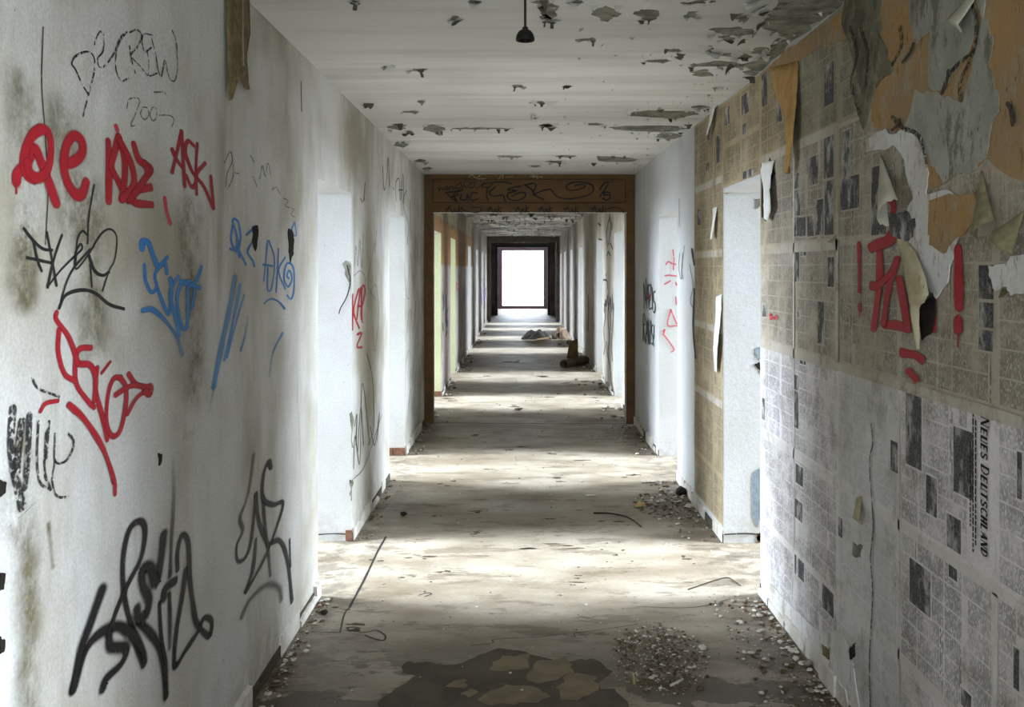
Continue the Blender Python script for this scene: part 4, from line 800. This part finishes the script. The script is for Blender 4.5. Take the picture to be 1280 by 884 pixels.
for p in [(905,10),(880,45),(870,85),(920,115),(925,145),(890,185),(850,210),(800,240),(835,255),(760,238),(860,30),(830,10),(845,120),(800,150),(780,190),(720,240)]:
    q = PC(*S6(p)); flake(q.x, q.y, random.uniform(0.05, 0.09), math.pi/2+random.uniform(-0.8, 0.8))
while nfl < 285:
    y = random.uniform(10.6, 20); flake(random.uniform(-0.95, 1.15), y, random.uniform(0.05, 0.13), random.uniform(0, 6.28))
# fine flakes too small to pick apart on the far ceiling
b = MB()
for k in range(380):
    y = random.uniform(10.3, 29); x = random.uniform(-0.98, 1.18); s_ = random.uniform(0.02, 0.07); an = random.uniform(0, 6.28); dx, dy = math.cos(an)*s_, math.sin(an)*s_
    b.face([(x, y, CEIL-0.002), (x+dx, y+dy, CEIL-0.002), (x+dx*0.6-dy*0.5, y+dy*0.6+dx*0.5, CEIL-random.uniform(0.01, 0.05))])
for k in range(260):
    y = 2.9+random.random()**1.6*7; x = 1.15-random.random()**2.2*0.9; s_ = random.uniform(0.008, 0.03); an = random.uniform(0, 6.28); dx, dy = math.cos(an)*s_, math.sin(an)*s_
    b.face([(x, y, CEIL-0.002), (x+dx, y+dy, CEIL-0.002), (x+dx*0.6-dy*0.5, y+dy*0.6+dx*0.5, CEIL-random.uniform(0.004, 0.02))])
o = b.build('loose_paint_flakes', M['flake'], ceiling); o['kind'] = 'stuff'
# ------------------------------------------------------------------ lampholder
lamp = bpy.data.objects.new('pendant_lampholder', None); COL.objects.link(lamp); YL = 3.4; lx = (656.5-VX)*YL/F; lamp.location = (lx, YL, CEIL)
tag(lamp, 'small black empty lampholder hanging from a rod at the ceiling top', 'lamp')
def lathe(name, prof, mat, parent, n=20):
    b = MB()
    for i in range(len(prof)-1):
        for k in range(n):
            a0, a1 = 2*math.pi*k/n, 2*math.pi*(k+1)/n; (r0, z0), (r1, z1) = prof[i], prof[i+1]
            b.face([(r0*math.cos(a0), r0*math.sin(a0), z0), (r0*math.cos(a1), r0*math.sin(a1), z0), (r1*math.cos(a1), r1*math.sin(a1), z1), (r1*math.cos(a0), r1*math.sin(a0), z1)])
    return b.build(name, mat, parent, True, True)
zd = HC+(VY-51)*YL/F-CEIL
lathe('ceiling_rose', [(0.001, 0), (0.03, 0), (0.028, -0.01), (0.006, -0.015)], M['flake'], lamp)
lathe('rod', [(0.0045, -0.01), (0.0045, zd+0.05)], M['twig'], lamp, 10)
lathe('holder_cap', [(0.004, zd+0.052), (0.010, zd+0.047), (0.011, zd+0.038)], M['black'], lamp)
lathe('holder_dome', [(0.010, zd+0.040), (0.022, zd+0.034), (0.030, zd+0.022), (0.0335, zd+0.008), (0.033, zd), (0.03, zd), (0.026, zd+0.02), (0.001, zd+0.03)], M['black'], lamp)
lathe('contact_pin', [(0.004, zd+0.028), (0.004, zd-0.006), (0.001, zd-0.008)], M['black'], lamp, 8)
# ------------------------------------------------------------------ skirting
def skirting(name, s, W_, D, label):
    root = bpy.data.objects.new(name, None); COL.objects.link(root); struct(root, label)
    rnd = random.Random(5+s); segs = []; y = 0.2
    for a, c in D[1:]+[(29.1, 33.3)]:
        if y < a: segs.append((max(y, 1.0), a))
        y = c
    for (a, c) in segs:
        if c > 20: step = 1.2
        else: step = None
        y = a
        while y < c-0.04:
            ln = step or rnd.uniform(0.12, 0.34); e_ = min(y+ln, c)
            if 9.95 < y < 10.2: y = 10.2; continue
            if y < 10.05 < e_: e_ = 9.99
            if rnd.random() < 0.88:
                h = rnd.uniform(0.065, 0.085) if rnd.random() < 0.7 else rnd.uniform(0.03, 0.055); t_ = rnd.uniform(0.008, 0.02); n = 5
                b = MB(); x0 = s*W_; x1 = s*(W_-t_)
                hs = [h+rnd.uniform(-0.006, 0.005) for _ in range(n+1)]
                if rnd.random() < 0.4: hs[0] *= rnd.uniform(0.3, 0.8)
                if rnd.random() < 0.3: hs[-1] *= rnd.uniform(0.3, 0.8)
                g0 = y+rnd.uniform(0.002, 0.008); g1 = e_-rnd.uniform(0.002, 0.008)
                for k in range(n):
                    ya = g0+(g1-g0)*k/n; yb = g0+(g1-g0)*(k+1)/n; za, zb = hs[k], hs[k+1]
                    b.face([(x1, ya, 0.001), (x1, yb, 0.001), (x1, yb, zb), (x1, ya, za)] if s > 0 else [(x1, yb, 0.001), (x1, ya, 0.001), (x1, ya, za), (x1, yb, zb)])
                    b.face([(x1, ya, za), (x1, yb, zb), (x0, yb, zb+0.004), (x0, ya, za+0.004)])
                b.face([(x0, g0, 0.001), (x1, g0, 0.001), (x1, g0, hs[0]), (x0, g0, hs[0]+0.004)]); b.face([(x1, g1, 0.001), (x0, g1, 0.001), (x0, g1, hs[-1]+0.004), (x1, g1, hs[-1])])
                b.build('skirting_piece', M['basewhite'], root)
            y = e_
        # dark rough bed behind the broken pieces
        b = MB(); x0 = s*W_; x1 = s*(W_-0.006); b.box((min(x0, x1), a, 0.0005), (max(x0, x1), c, 0.05)); b.build('mortar_bed', M['mortar'], root)
    return root
skirting('baseboard_left', -1, L, DL, 'broken white plaster skirting along the left wall')
skirting('baseboard_right', 1, R, DR, 'broken white plaster skirting along the right wall')
# ------------------------------------------------------------------ floor marks
U8 = crop(3.2, 300, 640); U9 = crop(3.2, 660, 640)
def FT(name, st, cr, mat, w, label=None, off=0.0015): return tagmesh(name, st, cr, PF, NF, M[mat], floor, w, label, off=off)
FT('floor_joint', [[(584,100),(550,160),(500,265),(450,360),(440,382)]], U8, 'marker', 0.014, 'dark expansion joint running towards the left doorway')
FT('floor_joint', [[(285,480),(340,483),(400,484)], [(400,484),(418,410),(440,382)]], U8, 'crack', 0.010)
FT('floor_crack', [[(925,537),(1010,525),(1015,512),(1120,505),(1200,502),(1280,492),(1340,500),(1345,487),(1500,465),(1590,450)]], U8, 'crack', 0.006, 'long wandering crack across the foreground floor')
FT('floor_crack', [[(440,380),(600,385),(700,378),(780,358),(800,352),(835,360)]], U9, 'crack', 0.006)
FT('floor_joint', [[(543,528.5),(620,529.5),(700,530),(785,530)]], lambda p: p, 'marker', 0.035, 'dark threshold joint under the brown frame')
FT('floor_joint', [[(545,512),(560,511)], [(585,412),(640,414)]], lambda p: p, 'crack', 0.03)
FT('floor_scuff', [[(425,465),(455,462),(480,468),(440,474),(430,468)], [(480,485),(520,480),(545,475),(580,495),(575,515),(540,510),(500,495)], [(715,335),(750,325),(765,330),(740,340)]], U8, 'crack', 0.012)
def ppatch(px, cr, mat, label=None, jag=0.012, off=0.0012): return patch('floor_patch', px, cr, PF, NF, M[mat], floor, label, off=off, thick=0.001, jag=jag)
M['screed'] = plain('pale_screed_skin', rgb(124, 111, 88), 0.3, 0.75, 6)
M['screeddark'] = plain('dark_damp_screed', rgb(86, 78, 64), 0.4, 0.7, 5)
ppatch([(660,605),(740,600),(820,618),(900,600),(960,575),(1020,550),(1130,560),(1290,600),(1420,590),(1480,640),(1440,690),(1530,740),(1580,830),(600,800),(540,760),(660,690),(690,660),(650,640)], U8, 'screeddark', 'dark damp patch on the foreground floor', off=0.001)
ppatch([(1000,640),(1010,600),(1060,580),(1150,575),(1150,610),(1130,630),(1060,632)], U8, 'screed', off=0.0022)
ppatch([(830,690),(870,678),(915,680),(900,700),(850,705)], U8, 'screed', off=0.0022)
ppatch([(940,750),(1000,720),(1080,690),(1160,700),(1240,740),(1200,765),(1050,768),(980,770)], U8, 'screed', off=0.0022)
ppatch([(1140,660),(1180,600),(1300,585),(1330,640),(1240,680),(1180,685)], U8, 'screed', off=0.0022)
ppatch([(1260,700),(1310,660),(1400,650),(1440,690),(1400,740),(1290,760)], U8, 'screed', off=0.0022)
ppatch([(885,730),(920,712),(950,725),(930,740)], U8, 'screed', off=0.0022)
M['floordark'] = plain('dark_scuffed_screed', rgb(74, 64, 50), 0.4, 0.85, 12)
rnd = random.Random(77)
spots = [(520,700,34,3),(560,712,40,4),(500,722,20,3),(470,700,16,3),(700,668,60,5),(760,650,30,2),(650,686,50,3),(720,684,60,3),(780,692,26,3),(560,606,30,3),(610,640,40,3),(690,648,30,3),(540,640,24,4),(650,560,30,2),(700,566,26,2),(740,574,40,3),
    (770,580,30,3),(690,600,40,3),(620,588,30,2),(600,546,20,2),(560,500,26,1.5),(640,508,30,1.5),(700,495,26,2),(740,500,20,2),(720,478,30,1.5),(600,472,30,1),(690,470,26,1),(640,452,20,1),(455,786,30,6),(430,760,20,3),(700,742,20,2),(710,730,30,2),(720,722,16,3),(533,742,14,4),
    (860,700,20,3),(838,684,18,4),(590,665,20,2),(820,605,40,3),(790,596,34,3),(530,562,20,2),(580,575,16,1)]
for (sx_, sy_, wx_, wy_) in spots:
    for k in range(3):
        cx_, cy_ = sx_+rnd.uniform(-0.5, 0.5)*wx_, sy_+rnd.uniform(-1.4, 1.4)*wy_; a_ = wx_*rnd.uniform(0.12, 0.42); b_ = max(0.7, wy_*rnd.uniform(0.15, 0.45))
        pp = [(cx_+math.cos(t_)*a_*rnd.uniform(0.35, 1.15), cy_+math.sin(t_)*b_*rnd.uniform(0.35, 1.15)) for t_ in [i_*0.698 for i_ in range(9)]]
        patch('floor_scuff', pp, lambda p: p, PF, NF, M['floordark' if rnd.random() < 0.6 else 'stone'], floor, off=0.001, thick=0.0008, jag=0.006, sub=2, seed=k)
# ------------------------------------------------------------------ rubble and litter
def chunk(b, c, r, seed, mi=0, flat=0.6):
    rnd = random.Random(seed); t = (1+5**0.5)/2
    ico = [(-1,t,0),(1,t,0),(-1,-t,0),(1,-t,0),(0,-1,t),(0,1,t),(0,-1,-t),(0,1,-t),(t,0,-1),(t,0,1),(-t,0,-1),(-t,0,1)]
    fs = [(0,11,5),(0,5,1),(0,1,7),(0,7,10),(0,10,11),(1,5,9),(5,11,4),(11,10,2),(10,7,6),(7,1,8),(3,9,4),(3,4,2),(3,2,6),(3,6,8),(3,8,9),(4,9,5),(2,4,11),(6,2,10),(8,6,7),(9,8,1)]
    sx, sy, sz = rnd.uniform(0.7, 1.5), rnd.uniform(0.6, 1.2), rnd.uniform(0.5, 1)*flat
    an = rnd.uniform(0, 6.28); ca, sa = math.cos(an), math.sin(an); V = []
    for p in ico:
        k = r/1.9*rnd.uniform(0.7, 1.15); x, y, z = p[0]*sx*k, p[1]*sy*k, p[2]*sz*k; V.append((x*ca-y*sa, x*sa+y*ca, z))
    zm = min(v[2] for v in V)
    for f in fs: b.face([(c[0]+V[i][0], c[1]+V[i][1], c[2]+V[i][2]-zm) for i in f], mi)
SM = [M['stone'], M['stone2'], M['stone3'], M['brick']]
def pile(name, cx, cy, rx, ry, n, rmin, rmax, label, height=0.02, seed=1):
    b = MB(); rnd = random.Random(seed)
    for k in range(n):
        a = rnd.uniform(0, 6.28); q = rnd.random()**0.6; x = cx+math.cos(a)*rx*q+rnd.gauss(0, rx*0.08); y = cy+math.sin(a)*ry*q+rnd.gauss(0, ry*0.08)
        x = max(-L+0.03, min(R-0.03, x))
        mi = rnd.choices((0, 1, 2, 3), (5, 3, 5, 0.3))[0]
        chunk(b, (x, y, height*max(0, 1-q)*rnd.random()), rmin+(rmax-rmin)*rnd.random()**3, rnd.random(), mi)
    o = b.build(name, SM); tag(o, label, 'rubble', kind='stuff'); return o
p = PF(825, 822); pile('rubble_pile', p.x, p.y, 0.19, 0.36, 1300, 0.003, 0.011, 'spread of small grey rubble on the foreground floor', 0.014, 1)
p = PF(835, 632); pile('rubble_pile', p.x, p.y, 0.22, 0.42, 480, 0.004, 0.016, 'scatter of rubble near the right wall beyond the first lit band', 0.02, 2)
# crumbs along the right wall
def strip(name, s, y0, y1, wmax, n, rmax, label, seed):
    b = MB(); rnd = random.Random(seed); W_ = L if s < 0 else R
    D = DL if s < 0 else DR
    for k in range(n):
        y = rnd.uniform(y0, y1)
        if any(a-0.02 < y < c+0.02 for a, c in D): continue
        r = 0.003+(rmax-0.003)*rnd.random()**4; d = 0.022+r+rnd.random()**2.5*wmax
        chunk(b, (s*(W_-d), y, 0), r, rnd.random(), rnd.choices((0, 1, 2, 3), (4, 5, 5, 0.4))[0])
    o = b.build(name, SM); tag(o, label, 'rubble', kind='stuff')
strip('wall_foot_debris', 1, 2.4, 4.75, 0.26, 1400, 0.017, 'crumbled plaster along the foot of the newspaper wall', 3)
strip('wall_foot_debris', 1, 5.7, 10.0, 0.25, 420, 0.02, 'plaster crumbs along the right wall between first doorway and brown frame', 4)
strip('wall_foot_debris', -1, 2.6, 4.7, 0.07, 500, 0.016, 'dark crumbs along the foot of the left wall in the foreground', 5)
strip('wall_foot_debris', -1, 5.7, 10.0, 0.10, 300, 0.018, 'crumbs along the left wall up to the brown frame', 6)
strip('wall_foot_debris', 1, 10.3, 24, 0.35, 500, 0.04, 'debris along the right wall beyond the brown frame', 7)
strip('wall_foot_debris', -1, 10.3, 24, 0.25, 300, 0.035, 'debris along the left wall beyond the brown frame', 8)
b = MB(); rnd = random.Random(11)
for k in range(520):
    y = 2.6+rnd.random()**1.5*14; x = rnd.uniform(-0.9, 1.1); chunk(b, (x, y, 0), rnd.uniform(0.002, 0.006+0.0006*y), rnd.random(), rnd.choice((0, 1, 2, 2)), 0.4)
tag(b.build('scattered_crumbs', SM), 'tiny crumbs scattered over the whole corridor floor', 'rubble', kind='stuff')
def single(name, px, py, r, mat, label, cat, seed, flat=0.6, group=None):
    p = PF(px, py); b = MB(); chunk(b, (0, 0, 0), r, seed, 0, flat); o = b.build(name, mat); o.location = (p.x, p.y, 0.001); tag(o, label, cat, group); return o
single('brick_fragment', 851, 619, 0.06, M['rag'], 'dark broken brick piece against the right wall', 'rubble', 21, 0.8)
single('plaster_chunk', 739, 620, 0.032, M['stone2'], 'pale cream plaster flake lying alone mid-floor beyond the first lit band', 'rubble', 22, 0.35)
single('plaster_chunk', 801, 634, 0.035, M['wood'], 'yellowish chunk on the rubble scatter near the right wall', 'rubble', 23, 0.6)
single('plaster_chunk', 845, 629, 0.03, M['rag'], 'flat dark fragment just in front of the broken brick piece', 'rubble', 24, 0.3)
single('plaster_chunk', 862, 634, 0.04, M['stone2'], 'pale flat slab beside the right wall below the broken brick piece', 'rubble', 25, 0.3)
single('plaster_chunk', 847, 656, 0.018, M['stone2'], 'small pale crumb standing apart before the second right lit band', 'rubble', 26, 0.5)
single('plaster_chunk', 878, 812, 0.022, M['stone2'], 'white flat chip at the right side of the foreground rubble', 'rubble', 27, 0.4)
single('plaster_chunk', 901, 772, 0.017, M['stone2'], 'white chip lying above and right of the foreground rubble', 'rubble', 28, 0.5)
single('plaster_chunk', 930, 817, 0.014, M['stone2'], 'small white chip between foreground rubble and newspaper wall', 'rubble', 29, 0.6)
single('plaster_chunk', 815, 849, 0.016, M['stone2'], 'pale chip at the lower end of the foreground rubble', 'rubble', 30, 0.6)
single('plaster_chunk', 1010, 833, 0.035, M['stone'], 'large grey lump in the debris at the foot of the newspaper wall', 'rubble', 31, 0.6)
single('plaster_chunk', 995, 826, 0.022, M['stone2'], 'white lump beside the large grey lump by the newspaper wall', 'rubble', 32, 0.7)
single('plaster_chunk', 955, 842, 0.012, M['stone3'], 'small brown stone on bare floor right of the rubble', 'rubble', 33, 0.7)
single('plaster_chunk', 784, 454, 0.08, M['stone2'], 'pale lump lying at the foot of the right frame post', 'rubble', 34, 0.5) if False else None
single('plaster_chunk', 789, 534, 0.04, M['stone2'], 'white lump at the foot of the brown frame on the right', 'rubble', 34, 0.5)
single('plaster_chunk', 405, 768, 0.017, M['hole'], 'small black lump near the left wall in the foreground', 'rubble', 35, 0.8)
single('plaster_chunk', 504, 645, 0.025, M['rag'], 'dark reddish lump left on the brown floor beyond the first lit band', 'rubble', 36, 0.6)
single('plaster_chunk', 573, 655, 0.01, M['stone2'], 'tiny white crumb on the brown floor left of centre', 'rubble', 37, 0.8)
single('plaster_chunk', 648, 513, 0.05, M['stone3'], 'dark fragment on the pale band just beyond the brown frame', 'rubble', 38, 0.4)
# bent strips and sticks
def stick(name, pts, r, mat, label, cat, n=6):
    P = [Vector(p) for p in pts]; b = MB(); rings = []
    for i, p in enumerate(P):
        d = (P[min(i+1, len(P)-1)]-P[max(i-1, 0)]).normalized(); u = d.cross(Vector((0.1, 0.2, 1))).normalized(); v = d.cross(u)
        rr = r*(1-0.35*i/len(P)); rings.append([p+u*math.cos(2*math.pi*k/n)*rr+v*math.sin(2*math.pi*k/n)*rr for k in range(n)])
    for i in range(len(P)-1):
        for k in range(n): b.face([rings[i][k], rings[i][(k+1) % n], rings[i+1][(k+1) % n], rings[i+1][k]])
    b.face(rings[0][::-1]); b.face(rings[-1]); o = b.build(name, mat, None, True, True); tag(o, label, cat); return o
stick('bent_wire', catmull([PF(742, 643, 0.008), PF(760, 644, 0.012), PF(780, 648, 0.014), PF(792, 653, 0.01), PF(801, 660, 0.008)]), 0.0065, M['twig'], 'dark curved wire lying on the floor before the rubble scatter', 'wire')
stick('twig', catmull([PF(860, 738, 0.004), PF(905, 724, 0.006), PF(918, 728, 0.004), PF(926, 733, 0.003)]), 0.003, M['twig'], 'thin pale curved twig on the lit floor by the right doorway', 'twig')
q = PF(793, 856, 0.0)
stick('wood_splinter', [q+Vector((0, 0, 0.002)), q+Vector((-0.004, 0, 0.045))], 0.004, M['wood'], 'short pale splinter standing upright in the foreground rubble', 'stick')
stick('wood_splinter', [PF(796, 855, 0.006), PF(818, 854, 0.006)], 0.004, M['stone3'], 'brown splinter lying flat at the foot of the upright splinter', 'stick')
stick('wood_splinter', [PF(838, 859, 0.006), PF(854, 852, 0.009)], 0.005, M['stone2'], 'pale slanting splinter right of the upright splinter', 'stick')
# rolled felt, cardboard and rubbish heap beyond the frame
def rolled(name, A, B, r, mat, label, cat):
    A, B = Vector(A), Vector(B); d = (B-A); u = Vector((0, 0, 1)); v = d.normalized().cross(u); b = MB(); n = 34; m = 8; G = []
    for i in range(m+1):
        c = A+d*i/m+v*0.03*noise.noise(Vector((i*0.6, 0, 3))); row = []
        for k in range(n+1):
            a = k/n*math.pi*3.6; rr = r*(1-0.42*k/n)*(1+0.10*noise.noise(Vector((i*0.5, a, 0)))); row.append(c+u*(math.sin(a)*rr*0.8+r*0.82)+v*math.cos(a)*rr)
        G.append(row)
    for i in range(m):
        for k in range(n): b.face([G[i][k], G[i][k+1], G[i+1][k+1], G[i+1][k]])
    o = b.build(name, mat, None, True, True); md = o.modifiers.new('thickness', 'SOLIDIFY'); md.thickness = 0.008; tag(o, label, cat); return o
rolled('rolled_felt', PF(705, 461, 0.002), PF(732, 456, 0.002), 0.085, M['felt'], 'brown rolled felt lying against the right wall beyond the frame', 'roll')
p = PF(736, 450); b = MB()
b.face([(0, 0, 0), (0.02, 0.26, 0), (-0.02, 0.2, 0.36), (-0.04, 0.03, 0.3)]); o = b.build('cardboard_sheet', M['cardboard']); o.location = (R-0.36, p.y+0.2, 0.002); o.rotation_euler = (0, 0.25, -0.9)
md = o.modifiers.new('thickness', 'SOLIDIFY'); md.thickness = 0.006; tag(o, 'buff cardboard piece leaning by the right wall behind the rolled felt', 'cardboard')
def heap(name, cx, cy, sx, sy, sz, seed, label, mat):
    b = MB(); n = 14; G = []
    for i in range(n+1):
        row = []
        for j in range(n+1):
            u, v = i/n*2-1, j/n*2-1; q = max(0, 1-(u*u+v*v)); z = q**0.6*(0.65+0.7*noise.noise(Vector((u*2.4+seed, v*2.4, seed))))*sz+0.25*sz*q*noise.noise(Vector((u*7, v*7, seed)))
            row.append((cx+u*sx+0.05*sx*noise.noise(Vector((v*4, u*4, seed))), cy+v*sy, max(0.001, z)))
        G.append(row)
    for i in range(n):
        for j in range(n): b.face([G[i][j], G[i+1][j], G[i+1][j+1], G[i][j+1]])
    o = b.build(name, mat, None, False, True); tag(o, label, 'rubbish'); return o
p = PF(690, 424)
heap('rubbish_heap', p.x-0.36, p.y+0.2, 0.34, 0.4, 0.26, 3, 'dark crumpled rubbish heap on the right side of the far corridor', M['rag'])
heap('rubbish_heap', 0.95, p.y+0.35, 0.2, 0.45, 0.3, 8, 'brown rubbish mound against the right wall beside the dark heap', M['felt'])
b = MB(); pts = [(0, 0, 0), (0.34, 0.03, 0.03), (0.32, 0.25, 0.06), (0.05, 0.2, 0.02)]; b.face(pts); o = b.build('cardboard_sheet', M['cardboard']); o.location = (p.x-0.4, p.y-0.45, 0.006); md = o.modifiers.new('thickness', 'SOLIDIFY'); md.thickness = 0.01
tag(o, 'flat buff board lying in front of the dark rubbish heap', 'cardboard')
